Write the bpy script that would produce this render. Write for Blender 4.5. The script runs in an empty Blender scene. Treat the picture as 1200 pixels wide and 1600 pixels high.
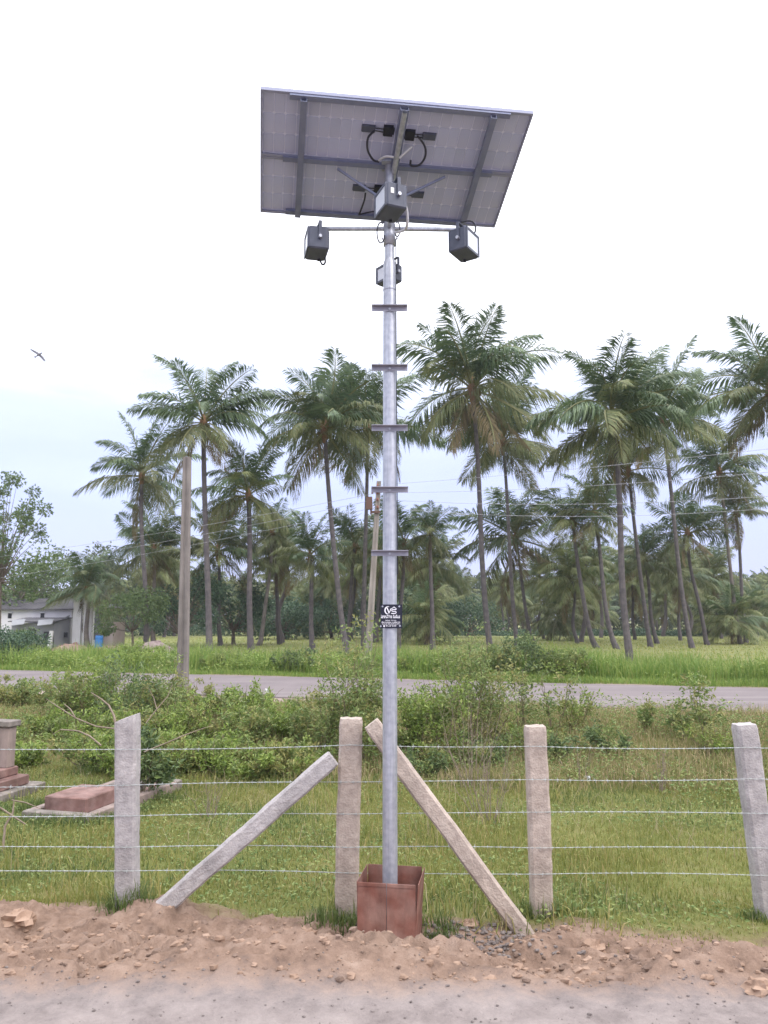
import bpy, math, random
import numpy as np
from mathutils import Vector, Matrix, Euler

scene = bpy.context.scene
COL = scene.collection
R = math.radians

# ------------------------------------------------------------------ camera
EYE = 2.3
FPX = 1209.0
PITCH = math.atan(167 / FPX)
cam_d = bpy.data.cameras.new('camera')
cam = bpy.data.objects.new('camera', cam_d)
COL.objects.link(cam)
cam.location = (0, 0, EYE)
cam.rotation_euler = (math.pi / 2 + PITCH, 0, 0)
cam_d.sensor_fit = 'VERTICAL'
cam_d.sensor_height = 32.0
cam_d.lens = FPX / 1600 * 32.0
cam_d.clip_start = 0.05
cam_d.clip_end = 9000
cam_d.dof.use_dof = True
cam_d.dof.focus_distance = 6.0
cam_d.dof.aperture_fstop = 24.2 / 6.0          # a phone lens a few millimetres wide
scene.camera = cam

# ------------------------------------------------------------------ world
SUN_EL, SUN_AZ = R(42), R(128)      # azimuth: clockwise from +Y (view direction)
world = bpy.data.worlds.new('World')
scene.world = world
world.use_nodes = True
wn = world.node_tree.nodes
wl = world.node_tree.links
wn.clear()
w_out = wn.new('ShaderNodeOutputWorld')
w_bg = wn.new('ShaderNodeBackground')
w_bg2 = wn.new('ShaderNodeBackground')
w_add = wn.new('ShaderNodeAddShader')
w_sky = wn.new('ShaderNodeTexSky')
w_sky.sky_type = 'NISHITA'
w_sky.sun_disc = False
w_sky.sun_elevation = SUN_EL
w_sky.sun_rotation = SUN_AZ
w_sky.dust_density = 3.0
wl.new(w_sky.outputs[0], w_bg.inputs[0])
w_bg.inputs[1].default_value = 0.05
# the overcast layer: brightest overhead, a third as bright and bluer towards the horizon
w_tc = wn.new('ShaderNodeTexCoord')
w_sep = wn.new('ShaderNodeSeparateXYZ')
wl.new(w_tc.outputs['Generated'], w_sep.inputs[0])
w_map = wn.new('ShaderNodeMapping')
w_map.inputs['Scale'].default_value = (1.6, 1.6, 6.0)
wl.new(w_tc.outputs['Generated'], w_map.inputs[0])
w_noise = wn.new('ShaderNodeTexNoise')
w_noise.inputs['Scale'].default_value = 2.3
w_noise.inputs['Detail'].default_value = 5
wl.new(w_map.outputs[0], w_noise.inputs['Vector'])
w_m = wn.new('ShaderNodeMath'); w_m.operation = 'MULTIPLY_ADD'
wl.new(w_noise.outputs[0], w_m.inputs[0]); w_m.inputs[1].default_value = 0.21
w_off = wn.new('ShaderNodeMath'); w_off.operation = 'SUBTRACT'; w_off.inputs[1].default_value = 0.025
wl.new(w_sep.outputs[2], w_off.inputs[0]); wl.new(w_off.outputs[0], w_m.inputs[2])
w_ramp = wn.new('ShaderNodeValToRGB')
wl.new(w_m.outputs[0], w_ramp.inputs[0])
cr = w_ramp.color_ramp
cr.elements[0].position = 0.10; cr.elements[0].color = (0.63, 0.68, 1.06, 1)
cr.elements[1].position = 1.0; cr.elements[1].color = (3.5, 3.5, 3.6, 1)
e = cr.elements.new(0.22); e.color = (0.65, 0.71, 1.09, 1)
e = cr.elements.new(0.34); e.color = (0.82, 0.88, 1.14, 1)
e = cr.elements.new(0.46); e.color = (1.5, 1.5, 1.6, 1)
wl.new(w_ramp.outputs[0], w_bg2.inputs[0])
w_bg2.inputs[1].default_value = 1.0
wl.new(w_bg.outputs[0], w_add.inputs[0])
wl.new(w_bg2.outputs[0], w_add.inputs[1])
wl.new(w_add.outputs[0], w_out.inputs[0])

sun_d = bpy.data.lights.new('sun', 'SUN')
sun = bpy.data.objects.new('sun', sun_d)
COL.objects.link(sun)
sun_d.energy = 1.1
sun_d.angle = R(35)
sun_d.color = (1.0, 0.93, 0.85)
sd = Vector((math.sin(SUN_AZ) * math.cos(SUN_EL), math.cos(SUN_AZ) * math.cos(SUN_EL), math.sin(SUN_EL)))
sun.rotation_euler = sd.to_track_quat('Z', 'Y').to_euler()

scene.view_settings.view_transform = 'Standard'
scene.view_settings.look = 'None'
scene.view_settings.exposure = 0.0
scene.view_settings.gamma = 1.0
scene.view_settings.use_curve_mapping = False
scene.render.engine = 'CYCLES'
scene.cycles.max_bounces = 6
scene.cycles.diffuse_bounces = 3
scene.cycles.glossy_bounces = 2
scene.cycles.transmission_bounces = 3
scene.cycles.volume_bounces = 0
scene.cycles.transparent_max_bounces = 6

# ------------------------------------------------------------------ helpers
rng = np.random.default_rng(11)
random.seed(5)
CP, SP = math.cos(PITCH), math.sin(PITCH)


def ray(u, v):
    a, b = (u - 600) / FPX, (800 - v) / FPX
    return np.array([a, CP - b * SP, SP + b * CP])


def P(u, v, Y):
    """World point seen at photo pixel (u, v) at world depth Y."""
    d = ray(u, v)
    return np.array([0, 0, EYE]) + d * (Y / d[1])


def G(u, v, z=0.0):
    d = ray(u, v)
    t = (z - EYE) / d[2]
    return np.array([0, 0, EYE]) + d * t


def tag(o, label=None, cat=None, group=None, kind=None):
    if label: o['label'] = label
    if cat: o['category'] = cat
    if group: o['group'] = group
    if kind: o['kind'] = kind
    return o


def empty(name, loc=(0, 0, 0), label=None, cat=None, group=None, rz=0.0):
    o = bpy.data.objects.new(name, None)
    o.empty_display_size = 0.2
    COL.objects.link(o)
    o.location = tuple(float(c) for c in loc)
    o.rotation_euler = (0, 0, rz)
    return tag(o, label, cat, group)


def link(name, me, parent=None, loc=None):
    o = bpy.data.objects.new(name, me)
    COL.objects.link(o)
    if parent is not None: o.parent = parent
    if loc is not None: o.location = tuple(float(c) for c in loc)
    return o


def tri_mesh(name, V, T, mats, mi=None, smooth=False):
    me = bpy.data.meshes.new(name)
    V = np.ascontiguousarray(V, np.float32); T = np.ascontiguousarray(T, np.int32)
    k = T.shape[1]
    me.vertices.add(len(V)); me.vertices.foreach_set('co', V.ravel())
    me.loops.add(T.size); me.loops.foreach_set('vertex_index', T.ravel())
    me.polygons.add(len(T))
    me.polygons.foreach_set('loop_start', np.arange(0, T.size, k, dtype=np.int32))
    me.polygons.foreach_set('loop_total', np.full(len(T), k, np.int32))
    for m in (mats if isinstance(mats, (list, tuple)) else [mats]): me.materials.append(m)
    if mi is not None: me.polygons.foreach_set('material_index', np.asarray(mi, np.int32))
    me.polygons.foreach_set('use_smooth', np.full(len(T), smooth, bool))
    me.update(calc_edges=True)
    return me


class MB:
    """Collects shapes in one mesh."""
    def __init__(self): self.v, self.f, self.m, self.s = [], [], [], []

    def add(self, V, F, mi=0, smooth=False):
        b = len(self.v)
        self.v += [tuple(map(float, p)) for p in V]
        for f in F:
            self.f.append([b + i for i in f]); self.m.append(mi); self.s.append(smooth)
        return self

    def box(self, c, s, rot=None, mi=0, taper=None, bev=0.0):
        hx, hy, hz = s[0] / 2, s[1] / 2, s[2] / 2
        tx, ty = taper or (1, 1)
        M = (rot if isinstance(rot, Matrix) else Euler(rot).to_matrix()) if rot is not None else Matrix.Identity(3)
        if bev <= 0:
            L = [(-hx, -hy, -hz), (hx, -hy, -hz), (hx, hy, -hz), (-hx, hy, -hz),
                 (-hx * tx, -hy * ty, hz), (hx * tx, -hy * ty, hz), (hx * tx, hy * ty, hz), (-hx * tx, hy * ty, hz)]
            F = [(0, 3, 2, 1), (4, 5, 6, 7), (0, 1, 5, 4), (1, 2, 6, 5), (2, 3, 7, 6), (3, 0, 4, 7)]
        else:
            b = bev; L = []; F = []
            prof = [(-hz, b), (-hz + b, 0), (hz - b, 0), (hz, b)]
            for z, i in prof:
                t = 1.0
                x, y = hx - i, hy - i
                k = b
                L += [(-x + k, -y, z), (x - k, -y, z), (x, -y + k, z), (x, y - k, z), (x - k, y, z), (-x + k, y, z), (-x, y - k, z), (-x, -y + k, z)]
            for r in range(3):
                for j in range(8):
                    F.append((r * 8 + j, r * 8 + (j + 1) % 8, r * 8 + 8 + (j + 1) % 8, r * 8 + 8 + j))
            F.append(tuple(range(7, -1, -1))); F.append(tuple(range(24, 32)))
        c = Vector(tuple(map(float, c)))
        return self.add([M @ Vector(p) + c for p in L], F, mi)

    def tube(self, pts, rad, n=10, mi=0, cap=True, smooth=True, sq=None):
        pts = [Vector(tuple(map(float, p))) for p in pts]
        if not hasattr(rad, '__len__'): rad = [rad] * len(pts)
        V, F = [], []
        up = None
        for i, p in enumerate(pts):
            t = (pts[min(i + 1, len(pts) - 1)] - pts[max(i - 1, 0)]).normalized()
            if up is None:
                up = Vector((0, 0, 1)) if abs(t.z) < 0.9 else Vector((1, 0, 0))
            a = t.cross(up).normalized(); b = a.cross(t).normalized(); up = b
            for k in range(n):
                th = 2 * math.pi * k / n
                V.append(p + (a * math.cos(th) + b * math.sin(th)) * rad[i])
        for i in range(len(pts) - 1):
            for k in range(n):
                F.append((i * n + k, i * n + (k + 1) % n, (i + 1) * n + (k + 1) % n, (i + 1) * n + k))
        self.add(V, F, mi, smooth)
        if cap:
            self.add(V[:n], [tuple(range(n - 1, -1, -1))], mi)
            self.add(V[-n:], [tuple(range(n))], mi)
        return self

    def lathe(self, prof, n=20, c=(0, 0, 0), mi=0, smooth=True):
        V, F = [], []
        for r, z in prof:
            for k in range(n):
                th = 2 * math.pi * k / n
                V.append((c[0] + r * math.cos(th), c[1] + r * math.sin(th), c[2] + z))
        for i in range(len(prof) - 1):
            for k in range(n):
                F.append((i * n + k, i * n + (k + 1) % n, (i + 1) * n + (k + 1) % n, (i + 1) * n + k))
        return self.add(V, F, mi, smooth)

    def mesh(self, name, mats):
        me = bpy.data.meshes.new(name)
        me.from_pydata(self.v, [], self.f)
        for m in (mats if isinstance(mats, (list, tuple)) else [mats]): me.materials.append(m)
        me.polygons.foreach_set('material_index', self.m)
        me.polygons.foreach_set('use_smooth', self.s)
        me.update()
        return me

    def build(self, name, mats, parent=None, loc=None):
        return link(name, self.mesh(name, mats), parent, loc)


# value noise for terrain and rough stone
_perm = np.random.default_rng(3).random((256, 256)).astype(np.float64)


def vnoise(x, y):
    x = np.asarray(x, float); y = np.asarray(y, float)
    xi = np.floor(x).astype(int); yi = np.floor(y).astype(int)
    fx = x - xi; fy = y - yi
    fx = fx * fx * (3 - 2 * fx); fy = fy * fy * (3 - 2 * fy)
    g = lambda a, b: _perm[a % 256, b % 256]
    return (g(xi, yi) * (1 - fx) + g(xi + 1, yi) * fx) * (1 - fy) + (g(xi, yi + 1) * (1 - fx) + g(xi + 1, yi + 1) * fx) * fy


def fbm(x, y, o=4):
    s = 0; a = 0.5
    for i in range(o):
        s = s + a * (vnoise(x * 2 ** i + 17.3 * i, y * 2 ** i + 9.1 * i) - 0.5); a *= 0.5
    return s * 2


def sstep(a, b, x):
    t = np.clip((np.asarray(x, float) - a) / (b - a), 0, 1)
    return t * t * (3 - 2 * t)


RS = 0.307            # the road runs obliquely: d = y + RS * x is constant along it
D_NEAR, D_FAR = 18.7, 25.2
ROAD_Z = 0.40


def soil_edge(x):
    return 5.85 - 0.14 * np.asarray(x, float) + 0.55 * fbm(np.asarray(x) * 0.9 + 4, np.asarray(x) * 0 + 2.2, 3)


def H(x, y):
    x = np.asarray(x, float); y = np.asarray(y, float)
    d = y + RS * x
    z = 0.58 * (1 - sstep(4.05, 5.5, y + 0.25 * fbm(x * 0.8, y * 0.8, 2)))
    soil = sstep(3.75, 4.3, y) * (1 - sstep(-0.2, 0.9, y - soil_edge(x)))
    z = z + soil * (0.20 * fbm(x * 1.3 + 3, y * 1.6, 4) + 0.06 * (x < -1.5) + 0.13 * np.abs(fbm(x * 4.3, y * 4.9 + 5, 5)) + 0.05 * np.abs(fbm(x * 13, y * 14, 3)))
    z = z + (1 - sstep(3.9, 4.4, y)) * (0.035 * fbm(x * 1.7, y * 2.1, 4) + 0.016 * fbm(x * 8, y * 8, 4))
    z = z - 0.12 * sstep(6, 9, y) + 0.10 * (1 - sstep(5.6, 6.8, y)) * sstep(4.8, 5.6, y)
    lawn = sstep(5.8, 7.5, y) * (1 - sstep(40, 60, y))
    z = z + lawn * 0.07 * fbm(x * 0.55, y * 0.55, 4)
    z = z + (ROAD_Z - 0.03 + 0.12) * sstep(12.6, 17.9, d + 0.5 * fbm(x * 0.4, y * 0.4, 2))
    z = z - 0.22 * sstep(D_FAR + 0.6, D_FAR + 4.5, d)
    # a flat bed under the road
    bed = sstep(D_NEAR - 0.9, D_NEAR - 0.2, d) * (1 - sstep(D_FAR + 0.2, D_FAR + 0.8, d))
    z = z * (1 - bed) + bed * (ROAD_Z - 0.035)
    return z


def h1(x, y): return float(H(np.array([x]), np.array([y]))[0])


# ------------------------------------------------------------------ materials
def mat(name, color=(0.5, 0.5, 0.5), rough=0.6, metal=0.0, var=None, scale=8.0, detail=4.0, bump=0.0, bscale=None,
        spec=0.4, trans=0.0, island=None, coord='Object', objrand=0.0, stain=0.0, stscale=(2.5, 2.5, 2.5)):
    """Principled material. var: second colour mixed in by noise. island: colours picked per leaf. trans: translucent share."""
    m = bpy.data.materials.new(name)
    m.use_nodes = True
    nt = m.node_tree; n = nt.nodes; l = nt.links
    bs = n['Principled BSDF']; out = n['Material Output']
    bs.inputs['Roughness'].default_value = rough
    bs.inputs['Metallic'].default_value = metal
    bs.inputs['Specular IOR Level'].default_value = spec
    bs.inputs['Base Color'].default_value = (*color, 1)
    csock = None
    tc = n.new('ShaderNodeTexCoord')
    if var is not None:
        nz = n.new('ShaderNodeTexNoise'); nz.inputs['Scale'].default_value = scale; nz.inputs['Detail'].default_value = detail
        l.new(tc.outputs[coord], nz.inputs['Vector'])
        rp = n.new('ShaderNodeValToRGB')
        rp.color_ramp.elements[0].position = 0.36; rp.color_ramp.elements[1].position = 0.64
        rp.color_ramp.elements[0].color = (*color, 1); rp.color_ramp.elements[1].color = (*var, 1)
        l.new(nz.outputs[0], rp.inputs[0]); csock = rp.outputs[0]
    if island is not None:
        ge = n.new('ShaderNodeNewGeometry')
        rp = n.new('ShaderNodeValToRGB')
        k = len(island)
        while len(rp.color_ramp.elements) < k: rp.color_ramp.elements.new(0.5)
        for i, c in enumerate(island):
            rp.color_ramp.elements[i].position = i / (k - 1); rp.color_ramp.elements[i].color = (*c, 1)
        l.new(ge.outputs['Random Per Island'], rp.inputs[0])
        csock = rp.outputs[0]
    if objrand:
        oi = n.new('ShaderNodeObjectInfo')
        hs = n.new('ShaderNodeHueSaturation')
        mr = n.new('ShaderNodeMapRange'); mr.inputs[3].default_value = 1 - objrand; mr.inputs[4].default_value = 1 + objrand
        l.new(oi.outputs['Random'], mr.inputs[0]); l.new(mr.outputs[0], hs.inputs['Value'])
        if csock is None: hs.inputs['Color'].default_value = (*color, 1)
        else: l.new(csock, hs.inputs['Color'])
        csock = hs.outputs[0]
    if stain:
        mp = n.new('ShaderNodeMapping'); mp.inputs['Scale'].default_value = stscale
        l.new(tc.outputs[coord], mp.inputs[0])
        ns = n.new('ShaderNodeTexNoise'); ns.inputs['Scale'].default_value = 1.0; ns.inputs['Detail'].default_value = 7; ns.inputs['Roughness'].default_value = 0.65
        l.new(mp.outputs[0], ns.inputs['Vector'])
        mr2 = n.new('ShaderNodeMapRange'); mr2.inputs[1].default_value = 0.35; mr2.inputs[2].default_value = 0.62
        mr2.inputs[3].default_value = 1 - stain; mr2.inputs[4].default_value = 1.0
        l.new(ns.outputs[0], mr2.inputs[0])
        hv_ = n.new('ShaderNodeHueSaturation')
        if csock is None: hv_.inputs['Color'].default_value = (*color, 1)
        else: l.new(csock, hv_.inputs['Color'])
        l.new(mr2.outputs[0], hv_.inputs['Value']); csock = hv_.outputs[0]
    if csock is not None: l.new(csock, bs.inputs['Base Color'])
    if bump:
        nb = n.new('ShaderNodeTexNoise'); nb.inputs['Scale'].default_value = bscale or scale * 3; nb.inputs['Detail'].default_value = 5
        l.new(tc.outputs[coord], nb.inputs['Vector'])
        bp = n.new('ShaderNodeBump'); bp.inputs['Strength'].default_value = bump; bp.inputs['Distance'].default_value = 0.02
        l.new(nb.outputs[0], bp.inputs['Height']); l.new(bp.outputs[0], bs.inputs['Normal'])
    if trans:
        tr = n.new('ShaderNodeBsdfTranslucent')
        mx = n.new('ShaderNodeMixShader'); mx.inputs[0].default_value = trans
        if csock is not None: l.new(csock, tr.inputs[0])
        else: tr.inputs[0].default_value = (*color, 1)
        l.new(bs.outputs[0], mx.inputs[1]); l.new(tr.outputs[0], mx.inputs[2]); l.new(mx.outputs[0], out.inputs[0])
    return m


M = {}
M['galv'] = mat('galvanised_steel', (0.40, 0.42, 0.49), 0.42, 0.5, var=(0.50, 0.52, 0.58), scale=26, bump=0.06, bscale=60, stain=0.28, stscale=(30, 30, 1.6))
M['galv_shaded'] = mat('shaded_steel_channel', (0.165, 0.185, 0.28), 0.5, 0.1, var=(0.205, 0.225, 0.32), scale=12)  # same galvanised steel; shade under the panels put into the darker colour
M['step'] = mat('step_bar_steel', (0.27, 0.27, 0.33), 0.5, 0.2, var=(0.33, 0.33, 0.39), scale=12)
M['alu'] = mat('aluminium_frame', (0.27, 0.285, 0.38), 0.5, 0.0, spec=0.2)
M['cell'] = mat('solar_cell_back', (0.42, 0.455, 0.63), 0.5, 0.0, var=(0.46, 0.48, 0.63), scale=3, objrand=0.05)
M['backsheet'] = mat('clear_backsheet', (0.698, 0.698, 0.776), 0.5, trans=0.42)
M['black'] = mat('black_plastic', (0.018, 0.02, 0.03), 0.5)
M['cable'] = mat('black_cable', (0.03, 0.032, 0.045), 0.5)
M['white_cable'] = mat('white_cable', (0.55, 0.55, 0.58), 0.5)
M['lamp_grey'] = mat('lamp_housing_grey', (0.069, 0.079, 0.112), 0.5, var=(0.084, 0.093, 0.130), scale=15)
M['lamp_glass'] = mat('lamp_glass', (0.62, 0.66, 0.74), 0.12, spec=0.7)
M['sticker'] = mat('white_sticker', (0.75, 0.75, 0.75), 0.5)
M['sign'] = mat('sign_black', (0.012, 0.013, 0.028), 0.35)
M['print'] = mat('white_print', (0.78, 0.78, 0.84), 0.5)
M['granite'] = mat('beige_granite', (0.410, 0.336, 0.292), 0.9, var=(0.502, 0.420, 0.367), scale=22, detail=8, bump=0.45, bscale=70, stain=0.3, stscale=(5, 5, 3))
M['granite_grey'] = mat('grey_granite', (0.371, 0.345, 0.350), 0.9, var=(0.456, 0.424, 0.424), scale=22, detail=8, bump=0.45, bscale=70, stain=0.3, stscale=(5, 5, 3))
M['wire'] = mat('barbed_wire_zinc', (0.434, 0.462, 0.462), 0.45, 0.35)
M['rust'] = mat('red_oxide_plate', (0.20, 0.075, 0.055), 0.7, var=(0.30, 0.17, 0.14), scale=6, detail=6, bump=0.2, stain=0.45, stscale=(7, 7, 2.5))
M['conc'] = mat('pole_concrete', (0.26, 0.23, 0.215), 0.9, var=(0.21, 0.185, 0.175), scale=3, bump=0.4, stain=0.35, stscale=(6, 6, 0.6))
M['conc_pale'] = mat('pale_pole_concrete', (0.357, 0.319, 0.281), 0.9, var=(0.281, 0.251, 0.217), scale=2, bump=0.4, stain=0.35, stscale=(6, 6, 0.6))
M['rusty'] = mat('rusty_iron', (0.12, 0.07, 0.055), 0.8)
M['linewire'] = mat('power_line_aluminium', (0.42, 0.42, 0.45), 0.5, 0.3)
M['insul'] = mat('insulator', (0.28, 0.12, 0.08), 0.3)

# ------------------------------------------------------------------ ground
def lines(segs):
    out = [segs[0][0]]
    for a, b, s0, s1 in segs:
        x = a; n = 0
        while x < b - 1e-6:
            t = (x - a) / (b - a)
            x += s0 * (s1 / s0) ** t
            out.append(min(x, b))
    return np.array(sorted(set(np.round(out, 4))))


xs_p = lines([(0, 3.4, .025, .025), (3.4, 12, .03, .3), (12, 60, .3, 3), (60, 2500, 3, 400)])
xs = np.concatenate([-xs_p[:0:-1], xs_p])
ys = lines([(-60, -2, 8, .6), (-2, 3.2, .4, .06), (3.2, 6.2, .021, .021), (6.2, 14, .024, .2), (14, 30, .2, .3), (30, 120, .3, 4), (120, 3000, 4, 400)])
X, Y = np.meshgrid(xs, ys)
Z = H(X, Y)
nx, ny = len(xs), len(ys)
idx = np.arange(nx * ny).reshape(ny, nx)
quads = np.stack([idx[:-1, :-1], idx[:-1, 1:], idx[1:, 1:], idx[1:, :-1]], -1).reshape(-1, 4)


def ground_material():
    m = bpy.data.materials.new('ground_soil_and_grass')
    m.use_nodes = True
    nt = m.node_tree; n = nt.nodes; l = nt.links
    bs = n['Principled BSDF']; bs.inputs['Roughness'].default_value = 0.95; bs.inputs['Specular IOR Level'].default_value = 0.15
    geo = n.new('ShaderNodeNewGeometry')
    sep = n.new('ShaderNodeSeparateXYZ'); l.new(geo.outputs['Position'], sep.inputs[0])

    def noise(scale, detail=5, rough=0.6):
        z = n.new('ShaderNodeTexNoise'); z.inputs['Scale'].default_value = scale; z.inputs['Detail'].default_value = detail
        z.inputs['Roughness'].default_value = rough
        l.new(geo.outputs['Position'], z.inputs['Vector']); return z.outputs[0]

    def math_(op, a, b=None, c=None):
        q = n.new('ShaderNodeMath'); q.operation = op
        for i, s in enumerate((a, b, c)):
            if s is None: continue
            if isinstance(s, (int, float)): q.inputs[i].default_value = s
            else: l.new(s, q.inputs[i])
        return q.outputs[0]

    def smooth(x, a, b):
        q = n.new('ShaderNodeMapRange'); q.interpolation_type = 'SMOOTHSTEP'
        l.new(x, q.inputs[0]); q.inputs[1].default_value = a; q.inputs[2].default_value = b
        return q.outputs[0]

    def ramp(x, *st):
        q = n.new('ShaderNodeValToRGB')
        while len(q.color_ramp.elements) < len(st): q.color_ramp.elements.new(0.5)
        for i, (p, c) in enumerate(st):
            q.color_ramp.elements[i].position = p; q.color_ramp.elements[i].color = (*c, 1)
        l.new(x, q.inputs[0]); return q.outputs[0]

    def mix(f, a, b):
        q = n.new('ShaderNodeMix'); q.data_type = 'RGBA'
        l.new(f, q.inputs[0]); l.new(a, q.inputs[6]); l.new(b, q.inputs[7]); return q.outputs[2]

    n1, n2, n3, n4 = noise(0.9), noise(6, 6, 0.7), noise(28, 5, 0.7), noise(0.12, 3)
    track = ramp(n2, (0.3, (0.175, 0.148, 0.142)), (0.5, (0.255, 0.218, 0.208)), (0.72, (0.33, 0.285, 0.27)))
    soil = ramp(n2, (0.28, (0.125, 0.083, 0.064)), (0.5, (0.235, 0.160, 0.121)), (0.72, (0.33, 0.24, 0.19)))
    grass = ramp(n1, (0.3, (0.10, 0.12, 0.035)), (0.55, (0.15, 0.16, 0.05)), (0.75, (0.20, 0.17, 0.085)))
    field = ramp(n4, (0.35, (0.17, 0.195, 0.07)), (0.65, (0.235, 0.235, 0.105)))
    shoulder = ramp(n1, (0.3, (0.24, 0.185, 0.165)), (0.7, (0.31, 0.245, 0.22)))
    y = math_('MULTIPLY_ADD', n2, 0.5, sep.outputs[1])
    d = math_('MULTIPLY_ADD', sep.outputs[0], RS, sep.outputs[1])
    c = mix(smooth(y, 4.0, 4.35), track, soil)
    ye = math_('MULTIPLY_ADD', sep.outputs[0], 0.14, sep.outputs[1])
    ye = math_('MULTIPLY_ADD', n1, 1.3, ye)
    ye = math_('MULTIPLY_ADD', n2, 0.6, ye)
    c = mix(smooth(ye, 7.0, 7.45), c, grass)
    dn = math_('MULTIPLY_ADD', n2, 0.8, d)
    c = mix(smooth(dn, D_NEAR - 0.75, D_NEAR - 0.3), c, shoulder)
    c = mix(smooth(dn, D_FAR + 0.7, D_FAR + 1.1), c, grass)
    c = mix(smooth(dn, 32, 37), c, field)
    l.new(c, bs.inputs['Base Color'])
    bp = n.new('ShaderNodeBump'); bp.inputs['Strength'].default_value = 0.8; bp.inputs['Distance'].default_value = 0.03
    hsum = math_('MULTIPLY_ADD', n3, 0.6, n2)
    hsum = math_('MULTIPLY_ADD', noise(95, 4, 0.75), 0.35, hsum)
    l.new(hsum, bp.inputs['Height']); l.new(bp.outputs[0], bs.inputs['Normal'])
    return m


M['ground'] = ground_material()
g = link('ground', tri_mesh('ground', np.stack([X, Y, Z], -1).reshape(-1, 3), quads, M['ground'], smooth=True))
tag(g, 'grey dirt track, orange dug soil and green field running back to the palms', kind='structure')

# road: a low slab with its own edges, lying on the bed
def road_material():
    m = mat('worn_asphalt', (0.138, 0.116, 0.122), 0.9, var=(0.168, 0.142, 0.146), scale=0.8, detail=8, bump=0.25, bscale=40)
    nt = m.node_tree; n = nt.nodes; l = nt.links
    bs = n['Principled BSDF']; src = bs.inputs['Base Color'].links[0].from_socket
    geo = n.new('ShaderNodeNewGeometry'); mp = n.new('ShaderNodeMapping')
    mp.inputs['Rotation'].default_value = (0, 0, math.atan(RS)); mp.inputs['Scale'].default_value = (0.06, 1.6, 1)
    l.new(geo.outputs['Position'], mp.inputs[0])
    nz = n.new('ShaderNodeTexNoise'); nz.inputs['Scale'].default_value = 1.0; nz.inputs['Detail'].default_value = 3
    l.new(mp.outputs[0], nz.inputs['Vector'])
    rp = n.new('ShaderNodeValToRGB'); rp.color_ramp.elements[0].position = 0.5; rp.color_ramp.elements[1].position = 0.72
    rp.color_ramp.elements[0].color = (0, 0, 0, 1); rp.color_ramp.elements[1].color = (0.55, 0.55, 0.55, 1)
    l.new(nz.outputs[0], rp.inputs[0])
    mx = n.new('ShaderNodeMix'); mx.data_type = 'RGBA'; mx.inputs[7].default_value = (0.24, 0.21, 0.205, 1)
    l.new(rp.outputs[0], mx.inputs[0]); l.new(src, mx.inputs[6]); l.new(mx.outputs[2], bs.inputs['Base Color'])
    return m


M['road'] = road_material()
mb = MB()
rx = np.concatenate([np.arange(-60, 40, 1.0), [40, 80, 160, 320]])
rx = np.concatenate([[-640, -320, -160, -90], rx])
V = []; F = []
for i, x in enumerate(rx):
    w1 = 0.10 * float(fbm(x * 0.7, 3.3, 3)); w2 = 0.08 * float(fbm(x * 0.6, 8.3, 3))
    for dd, zz in ((D_NEAR + w1, -0.06), (D_NEAR + w1 + .02, 0), (D_NEAR + 1.6, .02), ((D_NEAR + D_FAR) / 2, .045), (D_FAR - 1.6, .02), (D_FAR + w2 - .02, 0), (D_FAR + w2, -0.06)):
        V.append((x, dd - RS * x, ROAD_Z + zz))
    if i:
        b = (i - 1) * 7
        for k in range(6): F.append((b + k, b + 7 + k, b + 8 + k, b + 1 + k))
F = [tuple(reversed(f)) for f in F]
ro = mb.add(V, F, 0, False).build('road', M['road'])
tag(ro, 'pinkish grey worn country road running across behind the bushes', kind='structure')


def wloc(o):
    p = Vector((0, 0, 0))
    while o is not None:
        p = p + o.location; o = o.parent
    return p


def bw(mb, name, mats, parent=None):
    """Build from world coordinates under a parent that is only translated."""
    if parent is not None:
        s = wloc(parent)
        mb.v = [(a - s.x, b - s.y, c - s.z) for a, b, c in mb.v]
    return mb.build(name, mats, parent)


# ------------------------------------------------------------------ the mast
MX, MY = 0.042, 5.65


def mz(v, Y=MY): return float(P(600, v, Y)[2])


mast = empty('solar_light_mast', (MX, MY, 0.10), 'tall galvanised mast with step bars and a crossarm carrying lamps and panels', 'mast')
zt = mz(415)
# main pole, with a slight taper and a welded seam ring
bw(MB().tube([(MX, MY, 0.08), (MX, MY, 2.2), (MX, MY, zt - .10)], [.0525, .0515, .0475], 28)
   .lathe([(.0475, 0), (.0505, .004), (.0505, .016), (.0475, .02)], 28, (MX, MY, mz(455))), 'pole', M['galv'], mast)
top_z = 5.83
bw(MB().lathe([(.0475, -.10), (.0470, .02), (.037, .05)], 28, (MX, MY, zt)), 'reducer', M['galv'], mast)
bw(MB().tube([(MX, MY, zt), (MX, MY, top_z)], .0365, 24), 'upper_pipe', M['galv'], mast)
CZ = 5.30                      # crossarm height
bw(MB().lathe([(.0368, -.12), (.046, -.12), (.046, .055), (.0368, .055)], 24, (MX, MY, CZ - .02))
   .tube([(MX - .05, MY - .02, CZ - .09), (MX - .062, MY - .02, CZ - .09)], .009, 8)
   .tube([(MX + .05, MY - .02, CZ - .09), (MX + .064, MY - .02, CZ - .09)], .009, 8), 'collar', M['galv'], mast)
for dx, dy in ((-1, 0), (1, 0), (0, -1), (0, 1)):
    L = .545
    z2 = CZ - .008 * (dx > 0)
    bw(MB().tube([(MX + dx * .044, MY + dy * .044, CZ), (MX + dx * L, MY + dy * L, z2)], .0165, 14), 'crossarm', M['galv'], mast)
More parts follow.
